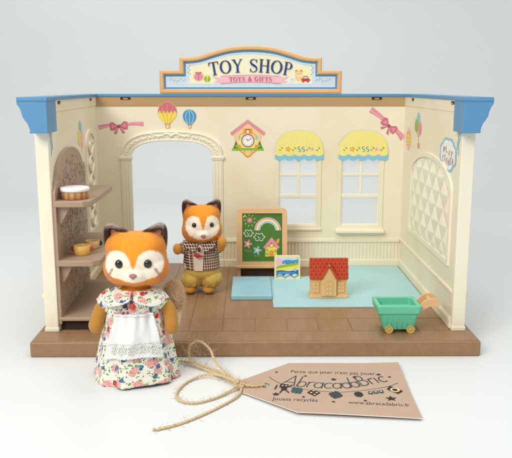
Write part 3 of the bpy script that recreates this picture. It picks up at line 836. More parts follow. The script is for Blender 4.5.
fl.circ(eb(285, 345), .1, I['green']); fl.circ(eb(350, 350), .12, I['green']); fl.circ(eb(283, 372), .12, I['green'])
fl.build('chalk_drawing', bd_)

# picture block
PB = thing('picture_block', (2.65, 14.5, F0), 'small cream picture block painted with blue and yellow waves, leaning by the easel', 'picture block')
BWF = lambda u, v, w: (u, 14.5+(v-1.0)*.1-w, v)
mb = MB(); mb.prism(BWF, [rrect(1.62, 3.72, 1.04, 2.98, .15)], -.35, .05, mat('block_cream', (238, 226, 176), .4)); pbk = mb.build('block', PB, bevel=.04)
fl = Flat(BWF, .056)
def wv(z0, z1, a0, a1, m, x0=1.78, x1=3.58, f=5, sl=0, ph=0):
    xs_ = [x0+(x1-x0)*k/30 for k in range(31)]
    fl.poly([(x, z0+sl*(x-x0)+a0*abs(math.sin(f*(x-x0)+ph))) for x in xs_]+[(x, z1+sl*(x-x0)+a1*math.sin(f*.9*(x-x0)+ph)) for x in reversed(xs_)], m)
wv(2.42, 2.8, -.12, .05, I['blued']); wv(2.5, 2.86, -.06, .04, I['sky'], f=7)
wv(2.3, 2.58, .05, .05, I['blue'], x0=2.2, sl=.12); 
wv(1.75, 2.02, 0, .04, I['yellow'], f=2, sl=.16); wv(1.95, 2.13, 0, .04, I['green'], f=2, sl=.18)
wv(1.35, 1.78, .16, .04, I['blued'], f=5.2, sl=.02); wv(1.5, 1.68, .06, .03, I['blue'], f=4, x0=1.85, x1=3.3)
fl.stroke([(x, 1.22+.17*abs(math.sin(4.2*(x-1.75)))) for x in [1.78+1.8*k/40 for k in range(41)]], .09, I['blue'])
fl.circ((2.0, 2.5), .27, I['pinkl'], .3); fl.circ((3.3, 1.85), .12, I['bluel'])
fl.build('wave_picture', pbk)

# toy house
TH = thing('toy_house', (5.45, 9.3, F0+.09), 'tiny wooden toy house with red tiled roof on the pale blue mat', 'toy house')
HX = 5.45; hz = F0+.095
mb = MB()
mb.box(4.14, 6.8, 9.06, 10.1, hz, 2.65, tanlite); mb.box(4.04, 6.9, 8.92, 10.15, hz, hz+.2, tanlite)
wl = mb.build('wall', TH, bevel=.03)
mb = MB()
HF = lambda u, v, w: (u, 9.06-w, v)
mb.prism(HF, [[(4.9, hz+.19), (6.0, hz+.19), (6.0, 2.62), (HX, 3.5), (4.9, 2.62)]], -.05, .25, tanlite); gb = mb.build('gable', TH, bevel=.02)
mb = MB()
for r_ in range(6):       # rows of tiles, front and rear slope
    z0 = 2.55+.245*r_; yy = 8.92+.095*r_
    nT = 9
    for k in range(nT):
        x0 = 4.04+2.86*k/nT+(.16 if r_ % 2 else 0)-.08*0; x1 = min(6.9, x0+2.86/nT-.015)
        if (r_ % 2) and k == 0: mb.box(4.04, 4.19, yy+.006, yy+.16, z0, z0+.27, red)
        mb.box(x0, x1, yy-.006*((k*7+r_*3) % 3), yy+.15, z0-.004*((k+r_) % 2), z0+.27, red)
mb.prism(lambda u, v, w: (w, u, v), [[(9.0, 2.56), (9.52, 4.0), (9.75, 4.02), (10.3, 2.56)]], 4.06, 6.88, red)
mb.build('roof', TH, bevel=.015, seg=1)
mb = MB()
for s in (-1, 1):
    fr = lambda u, v, w: (HX+s*u, 8.78-w, v)
    mb.prism(fr, [[(0, 3.55), (0, 3.82), (.72, 2.62), (.5, 2.6)]], -.35, .05, red)
mb.ell((HX, 8.73, 3.66), (.06, .05, .06), tanlite, 8, 6)
mb.build('gable_trim', TH, bevel=.02)
mb = MB(); z0 = hz+.2
mb.prism(HF, [[(5.13, z0), (5.77, z0), (5.77, 2.35)]+arc(HX, 2.3, .32, .3, 0, 180, 10)], .22, .28, tan)
for q in range(3):
    for s in (-.13, .13): mb.fbox(HF, HX+s-.09, HX+s+.09, z0+.08+.32*q, z0+.32+.32*q, .27, .305, tanlite)
mb.build('door', TH, bevel=.015)
for xc in (4.52, 6.38):
    mb = MB(); mb.fbox(HF, xc-.27, xc+.27, 1.5, 2.35, -.01, .05, tan)
    for q in range(3):
        for s in (-.12, .12): mb.fbox(HF, xc+s-.09, xc+s+.09, 1.56+.26*q, 1.76+.26*q, .03, .08, tanlite)
    mb.build('window', TH, bevel=.015)

# cart
CT = thing('toy_cart', (9.1, 2.2, F0), 'mint green toy hand cart with tan handle at the right front of the floor', 'toy cart')
mb = MB()
def cring(x0, x1, y0, y1, z, r=.18): return [(p[0], p[1], z) for p in rrect(x0, x1, y0, y1, r, 5)]
x0, x1, y0, y1 = 7.68, 10.45, 1.05, 3.3
levels = [(1.28, .52, .3, .4), (1.3, .5, .28, .38), (2.38, .2, .14, .12), (2.4, .06, .06, .03), (2.46, .02, .02, .0), (2.88, -.02, -.02, -.03), (2.93, .02, .02, .0), (2.93, .2, .2, .2), (2.9, .25, .25, .25), (2.45, .33, .3, .3), (2.43, .5, .48, .42), (1.5, .75, .68, .6), (1.48, .8, .75, .7)]
L = [cring(x0+a, x1-b_, y0+c, y1-c, z) for z, a, b_, c in levels]
nn = len(L[0])
mb.grid(lambda i, j: L[j][i], nn, len(L), green, True, smooth=True)
b0 = mb.verts(L[0]); mb.face([b0+i for i in range(nn)], green); b0 = mb.verts(L[-1]); mb.face([b0+i for i in range(nn)], green)
body = mb.build('body', CT, bevel=.03, seg=2, angle=40)
mb = MB()
for k in range(6):
    u = .1+.8*k/5
    for t in (0,):
        xa = x0+.54+(x1-x0-.84)*u; xb = x0+.22+(x1-x0-.37)*u
        mb.tube([(xa, y0+.38, 1.34), (xb, y0+.135, 2.38)], .025, green, 6)
mb.build('body_ribs', CT)
gold = mat('wheel_gold', (206, 176, 96), .35)
for x in (8.5, 9.88):
    for y in (1.42, 2.95):
        mb = MB(); c = (x, y, F0+.27)
        pr = [(0, -.12), (.07, -.12), (.08, -.06), (.19, -.06), (.21, -.1), (.265, -.1), (.27, -.08), (.27, .08), (.2, .09), (0, .08)]
        mb.grid(lambda i, j: (c[0]+pr[j][0]*math.cos(2*PI*i/28), c[1]+pr[j][1], c[2]+pr[j][0]*math.sin(2*PI*i/28)), 28, len(pr), gold, True, smooth=False)
        wl_ = mb.build('wheel', CT)
mb = MB(); mb.box(8.35, 8.65, 1.5, 2.9, 1.2, 1.32, green); mb.box(9.73, 10.03, 1.5, 2.9, 1.2, 1.32, green); mb.build('axle_block', CT)
mb = MB()
CF = lambda y: (lambda u, v, w: (u, y+w, v))
armp = sp2([(10.42, 2.5), (10.6, 2.5), (11.1, 2.75), (11.6, 2.72), (11.72, 2.95), (11.6, 3.2), (11.15, 3.3), (10.75, 3.12), (10.5, 2.86), (10.4, 2.8)], 5, True)
mb.prism(CF(1.5), [armp], 0, .2, tan); mb.prism(CF(2.6), [armp], 0, .2, tan)
mb.tube([(11.2, 1.55, 3.02), (11.2, 2.75, 3.02)], .17, tan, 14)
mb.build('handle', CT, bevel=.03)

# ------------------------------------------------------------------ figures
def fur_mat(name, useattr=True, col=(200, 140, 60), bs=16, strength=.6):
    m, nt, b = newmat(name)
    v = coords(nt)
    n = noisen(nt, v, 22, 3, .7); n2 = noisen(nt, v, 3, 4, .6)
    if useattr:
        at = nt.nodes.new('ShaderNodeVertexColor'); at.layer_name = 'Col'; c = at.outputs['Color']
    else:
        rgb = nt.nodes.new('ShaderNodeRGB'); rgb.outputs[0].default_value = (*lin(col), 1); c = rgb.outputs[0]
    f = mth(nt, 'ADD', mth(nt, 'MULTIPLY', n.outputs['Fac'], .24), mth(nt, 'MULTIPLY', n2.outputs['Fac'], .14))
    c2 = mixc(nt, 1.0, c, (1, 1, 1), 'MULTIPLY')
    hsv = nt.nodes.new('ShaderNodeHueSaturation'); nt.links.new(c, hsv.inputs['Color']); nt.links.new(mth(nt, 'ADD', f, .8), hsv.inputs['Value'])
    nt.links.new(hsv.outputs[0], b.inputs['Base Color'])
    b.inputs['Roughness'].default_value = .8; b.inputs['Specular IOR Level'].default_value = .15
    b.inputs['Sheen Weight'].default_value = .25; b.inputs['Sheen Roughness'].default_value = .5
    n3 = noisen(nt, v, bs, 3, .7)
    bumpn(nt, n3.outputs['Fac'], strength, .03, b)
    return m
fur = fur_mat('flocked_fur')

def remesh(mb, name, voxel, parent, material, colorfn=None, smooth=6, origin=None):
    o = mb.build(name, parent)
    rm = o.modifiers.new('r', 'REMESH'); rm.mode = 'VOXEL'; rm.voxel_size = voxel; rm.use_smooth_shade = True
    sm = o.modifiers.new('s', 'SMOOTH'); sm.factor = .5; sm.iterations = smooth
    dg = bpy.context.evaluated_depsgraph_get(); dg.update()
    me = bpy.data.meshes.new_from_object(o.evaluated_get(dg))
    o.modifiers.clear(); o.data = me
    me.materials.clear(); me.materials.append(material)
    me.polygons.foreach_set('use_smooth', [True]*len(me.polygons)); me.polygons.foreach_set('material_index', [0]*len(me.polygons))
    if colorfn:
        off = wloc(o)
        ca = me.color_attributes.new('Col', 'FLOAT_COLOR', 'POINT')
        data = []
        for v in me.vertices: data.extend((*colorfn(v.co+off), 1))
        ca.data.foreach_set('color', data)
    return o

def smst(a, b, x):
    t = max(0, min(1, (x-a)/(b-a))); return t*t*(3-2*t)
def mixv(a, b, t): return tuple(p*(1-t)+q*t for p, q in zip(a, b))
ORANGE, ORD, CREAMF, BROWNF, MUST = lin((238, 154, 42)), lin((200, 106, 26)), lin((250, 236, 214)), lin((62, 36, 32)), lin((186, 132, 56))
MAUVEF, EARIN, EARTIP = lin((176, 120, 108)), lin((172, 128, 104)), lin((206, 184, 174))

def figure(root, hc, hw, hh, hd, yaw, bodyparts, ears, face, bodyfn=None, earscale=1, bodycol=MUST, neckz=0):
    """hc head centre, hw/hh/hd half sizes; ears: list of (dx, dz, tilt)"""
    Rz = Matrix.Rotation(yaw, 3, 'Z')
    mb = MB(); m = fur
    H = Vector(hc)
    def loc(p): return H + Rz @ Vector(p)
    def e(c, r, rot=None): mb.ell(tuple(loc(c)), r, m, 40, 28, Rz @ (rot if rot is not None else Matrix.Identity(3)))
    # skull, cheeks, brow, muzzle
    e((0, 0, .06*hh), (.93*hw, hd, .9*hh)); e((0, .05*hd, .3*hh), (.84*hw, .9*hd, .66*hh))
    for s in (-1, 1): e((s*.38*hw, -.06*hd, -.3*hh), (.62*hw, .86*hd, .64*hh)); e((s*.36*hw, 0, .42*hh), (.54*hw, .76*hd, .525*hh))
    e((0, -.12*hd, -.4*hh), (.66*hw, .93*hd, .55*hh)); e((face.get('nu', 0)*hw, -.66*hd, -.46*hh), (.4*hw, .46*hd, .3*hh))
    e((0, -.86*hd, -.42*hh), (.3*hw, .3*hd, .2*hh)); e((0, -.98*hd, -.36*hh), (.16*hw, .18*hd, .12*hh))
    earm = []
    EP = [(.86, .36), (.89, .68), (.89, .98), (.83, 1.15), (.7, 1.18), (.5, 1.06), (.22, .9)]
    for sd in (-1, 1):
        path = [(p.x, p.y) for p in spline([(sd*x, y, 0) for x, y in EP], 6)]
        earm.append((sd, path))
        n_ = len(path)
        for q, (x, y) in enumerate(path):
            mb.ell(tuple(loc((x*hw, .0, y*hh))), (.075*hw, .14*hw, .075*hw), m, 10, 8)
            for t in (.2, .4, .6, .8, 1):
                cx, cy = x+(sd*.52-x)*t, y+(.66-y)*t
                mb.ell(tuple(loc((cx*hw, .13*hw-.02*t, cy*hh))), (.1*hw, .09*hw, .1*hw), m, 8, 6)
    for kind, *a in bodyparts:
        if kind == 'e': mb.ell(a[0], a[1], m, 28, 20)
        else:
            pts = spline(a[0], 8); r0, r1 = a[1], a[2]; n = len(pts)
            for i, p in enumerate(pts):
                r = r0+(r1-r0)*i/(n-1); mb.ell(tuple(p), (r, r, r), m, 16, 10)
    iR = Rz.inverted()
    fy, fu = face['eyez'], face['eyeu']
    def col(p):
        q = iR @ (p-H); u, v, w = q.x/hw, q.z/hh, q.y/hd
        sk = min(math.sqrt((u/.93)**2+((v-.06)/.9)**2+w*w), math.sqrt(((abs(u)-.36)/.54)**2+((v-.42)/.525)**2+(w/.76)**2), math.sqrt((u/.84)**2+((v-.3)/.66)**2+((w-.05)/.9)**2))
        if v > .45 and sk > 1.02 and v > .98-.62*abs(u)+.0 - .12:
            for sd, path in earm:
                if u*sd < 0: continue
                d = min(math.hypot(u-x, v-y) for x, y in path) + .03*noise.noise(p*6)
                c = mixv(BROWNF, EARIN, smst(.1, .17, d)) if w < .12 else BROWNF
                if v > 1.02 and w < .12: c = mixv(c, EARTIP, .55*smst(1.02, 1.18, v)*(1-smst(.84, .92, abs(u)))*smst(.02, .06, d+.03))
                return mixv(ORANGE, c, smst(1.02, 1.08, sk))
        if v > neckz and u*u/1.4+v*v/1.3+w*w/1.4 < 1.25:
            jag = .045*noise.noise(Vector((u*9, v*9, 1)))+face['jag']*noise.noise(Vector((math.atan2(v+.05, abs(u)-.5)*5, 0, 5)))
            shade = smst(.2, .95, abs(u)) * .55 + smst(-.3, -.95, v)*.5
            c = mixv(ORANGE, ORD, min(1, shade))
            if w < .35:
                d1 = min(math.hypot((u-s*face['pu'])/face['pr'], (v-face['pv'])/face['ps']) for s in (-1, 1))
                d2 = math.hypot(u/face['mu'], (v-face['mv'])/face['mr'])
                d = min(d1, d2)+jag
                wgt = 1-smst(.92, 1.07, d)
                hwid = face['sw']*smst(-.22, .3, v)*(1+.5*smst(.1, .6, v))
                st_ = 1-smst(hwid, hwid+.05, abs(u+.0)+jag*.3)
                if v > -.25: wgt *= 1-st_*(1 if hwid > .004 else 0)
                c = mixv(c, CREAMF, wgt)
                for s in (-1, 1):      # cheek marks
                    ax, az, bx_, bz = face['mark']; ax *= s; bx_ *= s
                    L = math.hypot(bx_-ax, bz-az); t = max(0, min(1, ((u-ax)*(bx_-ax)+(v-az)*(bz-az))/L**2))
                    dd = math.hypot(u-(ax+(bx_-ax)*t), v-(az+(bz-az)*t))
                    c = mixv(c, MAUVEF, .8*(1-smst(face['mw']*.5, face['mw'], dd+jag*.4)))
                # mouth
                dm = abs(math.hypot(u, (v+.42)/.8)-.25)
                if v < -.55 and abs(u) < .2: c = mixv(c, ORD, .25*(1-smst(.01, .03, dm)))
            return c
        return bodyfn(p) if bodyfn else bodycol
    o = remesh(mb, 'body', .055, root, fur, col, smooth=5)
    # short flock nap standing on the surface
    bmn = bmesh.new(); bmn.from_mesh(o.data); bmn.verts.ensure_lookup_table(); lay = bmn.verts.layers.float_color['Col']
    nv0 = len(bmn.verts); base_v = [(v.co.copy(), v.normal.copy(), v[lay].copy()) for v in bmn.verts]
    for k in range(22000):
        p, nm, cl = base_v[random.randrange(nv0)]
        j = Vector((random.uniform(-1, 1), random.uniform(-1, 1), random.uniform(-1, 1)))
        sd = nm.cross(j).normalized()*.008; tp = p+(nm+j*.55).normalized()*random.uniform(.015, .036)
        vv = [bmn.verts.new(q) for q in (p-sd+j*.03, p+sd+j*.03, tp+j*.03)]
        sh_ = random.uniform(.75, 1.12)
        for q in vv: q[lay] = (cl[0]*sh_, cl[1]*sh_, cl[2]*sh_, 1)
        bmn.faces.new(vv).smooth = True
    me0 = o.data.copy(); bmn.to_mesh(o.data); bmn.free()
    # eyes and nose laid on the remeshed surface
    me = me0; off = wloc(o)
    from mathutils.bvhtree import BVHTree
    bt = BVHTree.FromPolygons([v.co+off for v in me.vertices], [p.vertices[:] for p in me.polygons])
    eyem = MATS.get('eye_black') or mat('eye_black', (14, 11, 10), .06, 0, bump=0, spec=.8)
    nosem = MATS.get('nose_mauve') or mat('nose_mauve', (176, 118, 112), .5)
    for s in (-1, 1):
        q = loc((s*fu*hw, -3, fy*hh)); hit, nrm, *_ = bt.ray_cast(q, Rz @ Vector((0, 1, 0)))
        mb = MB(); r = face['er']; mb.ell(tuple(hit+nrm*(-.08)*r), (r, r*.75, r*1.04), eyem, 28, 18); mb.build('eye', root)
    q = loc((0, -3, face['nz']*hh)); hit, nrm, *_ = bt.ray_cast(q, Rz @ Vector((0, 1, 0)))
    mb = MB(); r = face['nr']; mb.ell(tuple(hit), (r*1.25, r*.7, r*.8), nosem, 20, 14); mb.ell(tuple(hit+Vector((0, .02, -r*.6))), (r*.6, r*.5, r*.6), nosem, 16, 12); mb.build('nose', root)
    bpy.data.meshes.remove(me0)
    return o

# ---- mother
MX, MY = -6.86, -3.0
MO = thing('raccoon_figurine', (MX, MY, 0), 'large orange raccoon toy figure in floral dress and white apron standing in front', 'toy figure')
faceM = dict(eyez=-.0, eyeu=.42, pu=.47, pv=-.04, pr=.4, ps=.48, mu=.6, mv=-.34, mr=.29, sw=.085, mark=(.64, -.2, .8, -.52), mw=.052, er=.235, nz=-.36, nr=.17, nu=0, jag=.03)
hM = (-6.72, -3.1, 7.06)
partsM = [('e', (MX+.05, MY, 4.2), (1.25, .95, 1.6)), ('c', [(MX, MY, 4.5), (MX+.1, MY, 6.0)], .8, .7), ('e', (MX, MY, 2.0), (1.5, 1.2, 1.6)),
    ('c', [(-8.05, -3.1, 4.9), (-8.75, -3.3, 4.2), (-9.0, -3.65, 3.4)], .42, .4), ('e', (-9.02, -3.7, 3.35), (.42, .38, .48)),
    ('c', [(-5.65, -3.1, 4.9), (-5.0, -3.3, 4.2), (-4.78, -3.6, 3.4)], .42, .4), ('e', (-4.78, -3.65, 3.3), (.4, .38, .5)),
    ('c', [(MX-.6, MY, 1.2), (MX-.6, MY, .25)], .45, .45), ('c', [(MX+.6, MY, 1.2), (MX+.6, MY, .25)], .45, .45)]
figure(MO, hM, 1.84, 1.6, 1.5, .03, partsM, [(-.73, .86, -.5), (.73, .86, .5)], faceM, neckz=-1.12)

def floral():
    m, nt, b = newmat('floral_cotton')
    uv = coords(nt, uv=True)
    nz = noisen(nt, uv, 4, 3, .6, '2D')
    dv = nt.nodes.new('ShaderNodeVectorMath'); dv.operation = 'MULTIPLY_ADD'; nt.links.new(nz.outputs['Color'], dv.inputs[0]); dv.inputs[1].default_value = (.3, .3, 0); nt.links.new(uv, dv.inputs[2])
    col = lin((238, 232, 218))
    def layer(prev, scale, r, c, thr, off, c2=None, sx=1, sy=1, ring=None):
        mp = nt.nodes.new('ShaderNodeMapping'); mp.inputs['Location'].default_value = (off, off*1.7, 0); mp.inputs['Scale'].default_value = (sx, sy, 1)
        mp.inputs['Rotation'].default_value = (0, 0, off)
        nt.links.new(dv.outputs[0], mp.inputs['Vector'])
        vo = nt.nodes.new('ShaderNodeTexVoronoi'); vo.voronoi_dimensions = '2D'; vo.inputs['Scale'].default_value = scale; vo.inputs['Randomness'].default_value = .75
        nt.links.new(mp.outputs[0], vo.inputs['Vector'])
        sc = nt.nodes.new('ShaderNodeSeparateColor'); nt.links.new(vo.outputs['Color'], sc.inputs[0])
        pres = mth(nt, 'GREATER_THAN', sc.outputs[0], thr); msk = mth(nt, 'MULTIPLY', mth(nt, 'LESS_THAN', vo.outputs['Distance'], r), pres)
        cc = c
        if c2:
            nn_ = noisen(nt, uv, 11, 2, .6, '2D'); f = mth(nt, 'GREATER_THAN', nn_.outputs['Fac'], .52)
            cc = mixc(nt, f, c, c2)
        out = mixc(nt, msk, prev, cc)
        if ring:
            m2 = mth(nt, 'MULTIPLY', mth(nt, 'LESS_THAN', vo.outputs['Distance'], r*.45), pres); out = mixc(nt, m2, out, ring)
        return out
    c = layer(col, 2.2, .26, lin((134, 176, 92)), .35, .3, lin((96, 150, 80)), 1, 1.9)
    c = layer(c, 2.4, .22, lin((60, 110, 80)), .6, 2.3, lin((150, 190, 110)), 2.0, 1)
    c = layer(c, 1.25, .36, lin((222, 146, 138)), .2, 1.1, lin((238, 196, 186)))
    c = layer(c, 1.6, .24, lin((48, 74, 128)), .5, 4.7, lin((120, 150, 190)), ring=None)
    c = layer(c, .9, .16, lin((190, 52, 50)), .72, 7.9, lin((214, 86, 76)))
    c = layer(c, 2.8, .09, lin((34, 34, 54)), .35, 5.1)
    nt.links.new(c, b.inputs['Base Color']); b.inputs['Roughness'].default_value = .85; b.inputs['Specular IOR Level'].default_value = .15
    b.inputs['Sheen Weight'].default_value = .2
    v = coords(nt); n = noisen(nt, v, 5, 3, .6); n2 = noisen(nt, v, 40, 2, .5)
    bumpn(nt, mth(nt, 'ADD', n.outputs['Fac'], mth(nt, 'MULTIPLY', n2.outputs['Fac'], .3)), .35, .05, b)
    return m
FL = floral()
lace = mat('white_cotton', (234, 234, 231), .88, .03, 3, .7, 12, .03, sheen=.2, spec=.1)
def dress_r(t, th):
    """t 0 hem .. 1 yoke; returns offset from the axis in x and y"""
    fold = (1-t)**.8
    f = 1+.045*fold*math.sin(7*th+.6)+.03*fold*math.sin(11*th+2)+.02*math.sin(3*th)+.05*noise.noise(Vector((3*math.cos(th), 3*math.sin(th), t*2.2)))+.022*noise.noise(Vector((8*math.cos(th), 8*math.sin(th), t*7)))
    rx = 2.46*(1-t)**.9*1.0+1.4*(1-(1-t)**.9); ry = 1.95*(1-t)+1.15*t
    return rx*f, ry*f
def dress_pt(t, th, out=0):
    rx, ry = dress_r(t, th); z = .06+5.0*t-.12*(1-t)*math.sin(2*th+.5)
    return (MX+(rx+out)*math.cos(th)+.02-.12*(1-t), MY+.05+(ry+out)*math.sin(th), z)
mb = MB(); nu, nv = 160, 50
mb.grid(lambda i, j: dress_pt(j/(nv-1), 2*PI*i/nu), nu, nv, FL, True, uv=lambda i, j: (abs(i/nu*2-1)*(6.3+1.4*(1-j/(nv-1))), 5.9*j/(nv-1)))
mb.grid(lambda i, j: (MX+(1.42-.75*j/9)*math.cos(2*PI*i/60), MY+.05+(1.15-.5*j/9)*math.sin(2*PI*i/60), 5.06+.3*(j/9)**.7), 60, 10, FL, True, uv=lambda i, j: (i/60*8, 6+.1*j))
dr = mb.build('dress', MO, recalc=False)
so = dr.modifiers.new('solid', 'SOLIDIFY'); so.thickness = .05; so.offset = -1
for s in (-1, 1):   # puffed short sleeves
    mb = MB(); c0 = Vector((MX+s*(1.12 if s < 0 else .95), MY-.05, 4.9)); ax = Vector((s*.78, -.15, -.62)).normalized()
    a1 = ax.cross(Vector((0, 1, 0))).normalized(); a2 = ax.cross(a1)
    def sl(i, j):
        a = 2*PI*i/48; t = j/12; r = .66*(1-.12*t)+.1*math.sin(PI*t)+.03*math.sin(9*a)*t
        if j == 12: r *= 1.07
        return tuple(c0+ax*((.95 if s < 0 else .9)*t)+a1*r*math.cos(a)*.85+a2*r*math.sin(a)*.8)
    mb.grid(sl, 48, 13, FL, True, uv=lambda i, j: (i/48*4+s*3, j*.1+10))
    o = mb.build('sleeve', dr, recalc=False); so = o.modifiers.new('solid', 'SOLIDIFY'); so.thickness = .05; so.offset = -1
# wide round collar with a scalloped white edge
mb = MB(); mb2 = MB()
def colp(s, i, j, nj=14, ni=36):
    th = -PI/2+s*(.06+1.5*i/(ni-1)); t = j/(nj-1); edge = math.sin(PI*min(1, (i+1.5)/ni))**.3
    rx = .98+.95*t*edge; ry = .95+.62*t*edge
    z = 5.42-.2*t*edge-.42*(t*edge)**2-.12*max(0, -math.sin(th))*t+.015*math.sin(9*th)*t
    return (MX+.03+rx*math.cos(th), MY-.12+ry*math.sin(th), z)
for s in (-1, 1):
    mb.grid(lambda i, j: colp(s, i, j), 36, 14, FL, uv=lambda i, j: (colp(s, i, j)[0]*1.0+20, colp(s, i, j)[1]*.8+colp(s, i, j)[2]))
co = mb.build('collar', dr, recalc=False); so = co.modifiers.new('solid', 'SOLIDIFY'); so.thickness = .06; so.offset = 0
for s in (-1, 1):
    pts = [Vector(colp(s, i, 13))+Vector((0, -.02, .02*math.sin(i*2.2))) for i in range(36)]
    mb2.tube(pts, .05, lace, 6)
mb2.build('collar_trim', dr)
# small dark bow with a red button
mb = MB(); bk = mat('bow_dark', (44, 34, 60), .6)
ctr = Vector((-6.93, -4.38, 4.62))
for s in (-1, 1): mb.ell(tuple(ctr+Vector((s*.17-.12, 0, 0))), (.14, .05, .09), bk, 14, 10, Matrix.Rotation(s*.4, 3, 'Y'))
mb.build('bow', dr)
mb = MB(); mb.ell(tuple(ctr+Vector((.12, -.05, .02))), (.17, .09, .17), redp, 20, 14); mb.build('button', dr)
# apron
mb = MB(); nu, nv = 70, 40
def ap(i, j, out=0):
    u = i/(nu-1)*2-1; t = j/(nv-1)           # t 0 top, 1 bottom
    w = .64+.12*t
    th = -PI/2+.04+u*w
    tt = (4.12-2.3*t)/5.0-.012-.03*u*u*t
    p = Vector(dress_pt(tt, th)); nrm = Vector((math.cos(th), math.sin(th), 0))
    wv_ = .07*math.sin(u*13+1)*(1-t)**1.2+.06*math.sin(u*6+2.5*t)+.05*noise.noise(Vector((u*3, t*3, 8)))
    return tuple(p+nrm*(.13+.1*t+wv_+out))
mb.grid(ap, nu, nv, lace); a_ = mb.build('apron', MO, recalc=False); so = a_.modifiers.new('solid', 'SOLIDIFY'); so.thickness = .05; so.offset = 1
mb = MB()
hol = mat('eyelet_shade', (196, 190, 180), .9)
for k in range(5):    # eyelet embroidery along the hem: flowers made of stitched rings
    i0 = 10+k*12.3; j0 = 31.5
    c = Vector(ap(i0, j0, .055)); c2 = Vector(ap(i0+4, j0, .055)); c3 = Vector(ap(i0, j0-4, .055)); eu = (c2-c).normalized(); ev = (c3-c).normalized()
    for q in range(9):
        if q < 6: cc = c+(eu*math.cos(q*PI/3+.5)+ev*math.sin(q*PI/3+.5))*.21; r_ = .075
        elif q == 6: cc = c; r_ = .06
        else: cc = c+eu*.42+ev*(.16 if q == 7 else -.16); r_ = .05
        ring = [cc+eu*r_*math.cos(a)+ev*r_*math.sin(a) for a in [2*PI*z_/12 for z_ in range(13)]]
        mb.tube(ring, .026, lace, 5, cap=False)
        b0 = mb.verts([p-Vector((0, .004, 0)) for p in ring[:-1]]); mb.face([b0+i for i in range(12)], hol)
mb.build('eyelet_lace', a_)
mb = MB(); pts = [Vector(ap(i, nv-1, .03))+Vector((0, 0, .03*math.sin(i*1.6))) for i in range(nu)]; mb.tube(pts, .05, lace, 6)
pts = [Vector(ap(i, 26, .04)) for i in range(nu)]; mb.tube(pts, .02, lace, 5)
pts = [Vector(ap(i, 0, .03)) for i in range(nu)]; mb.tube(pts, .07, lace, 6)
mb.build('apron_hem', a_)
# fluffy tail
tailm = mat('tail_fluff', (232, 206, 168), .85, .12, 2, .4, 10, .03, sheen=.4, spec=.1)
mb = MB(); tc_ = Vector((-4.85, -1.9, 4.4)); mb.ell(tuple(tc_), (.56, .55, .92), tailm, 24, 18)
mb.tube(spline([(-6.0, -2.2, 2.0), (-5.0, -1.9, 2.7), (-4.75, -1.9, 4.0)], 8), .42, tailm, 12)
for k in range(5200):
    a = random.uniform(0, 2*PI); z = random.uniform(-1, 1); r = math.sqrt(1-z*z)
    d = Vector((r*math.cos(a), r*math.sin(a), z)); p = tc_+Vector((d.x*.54, d.y*.53, d.z*.9))
    L = random.uniform(.14, .34); tip = p+(d+Vector((random.uniform(-.5, .5), random.uniform(-.5, .5), random.uniform(-.2, .6)))).normalized()*L
    s_ = d.cross(Vector((random.random(), random.random(), random.random()))).normalized()*.018
    b0 = mb.verts([p-s_, p+s_, tip]); mb.face((b0, b0+1, b0+2), tailm)
mb.build('tail', MO, recalc=False)

# ---- father
FX, FY = -4.1, 10.95
FA = thing('raccoon_figurine', (FX, FY, F0), 'small orange raccoon toy figure in plaid shirt and yellow trousers standing inside the shop', 'toy figure')
faceF = dict(eyez=.08, eyeu=.42, pu=.43, pv=-.0, pr=.4, ps=.52, mu=.58, mv=-.37, mr=.31, sw=.11, mark=(.78, -.3, .76, -.52), mw=.045, er=.175, nz=-.44, nr=.16, nu=0, jag=.1)
hF = (-3.97, 10.75, 6.4)
partsF = [('e', (FX+.05, FY, 4.1), (1.0, .8, 1.3)), ('c', [(FX, FY, 4.5), (FX+.1, FY, 5.6)], .7, .6), ('e', (FX, FY, 2.7), (1.1, .85, 1.0)),
    ('c', [(-5.0, 10.8, 4.75), (-5.5, 10.5, 4.55), (-5.72, 10.1, 4.6)], .36, .33), ('e', (-5.76, 10.05, 4.62), (.34, .34, .42)),
    ('c', [(-3.2, 10.8, 4.75), (-2.65, 10.5, 4.6), (-2.45, 10.1, 5.05)], .36, .33), ('e', (-2.42, 10.05, 5.15), (.34, .34, .42)),
    ('c', [(FX-.55, FY, 2.4), (FX-.66, FY, 1.5)], .5, .42), ('c', [(FX+.5, FY, 2.4), (FX+.6, FY, 1.5)], .5, .42),
    ('e', (-4.93, 10.75, 1.36), (.52, .68, .34)), ('e', (-3.5, 10.75, 1.36), (.52, .68, .34))]
figure(FA, hF, 1.52, 1.5, 1.25, .14, partsF, [(-.62, .88, -.35), (.62, .88, .35)], faceF, earscale=.98, bodycol=lin((206, 146, 58)), neckz=-1.1)
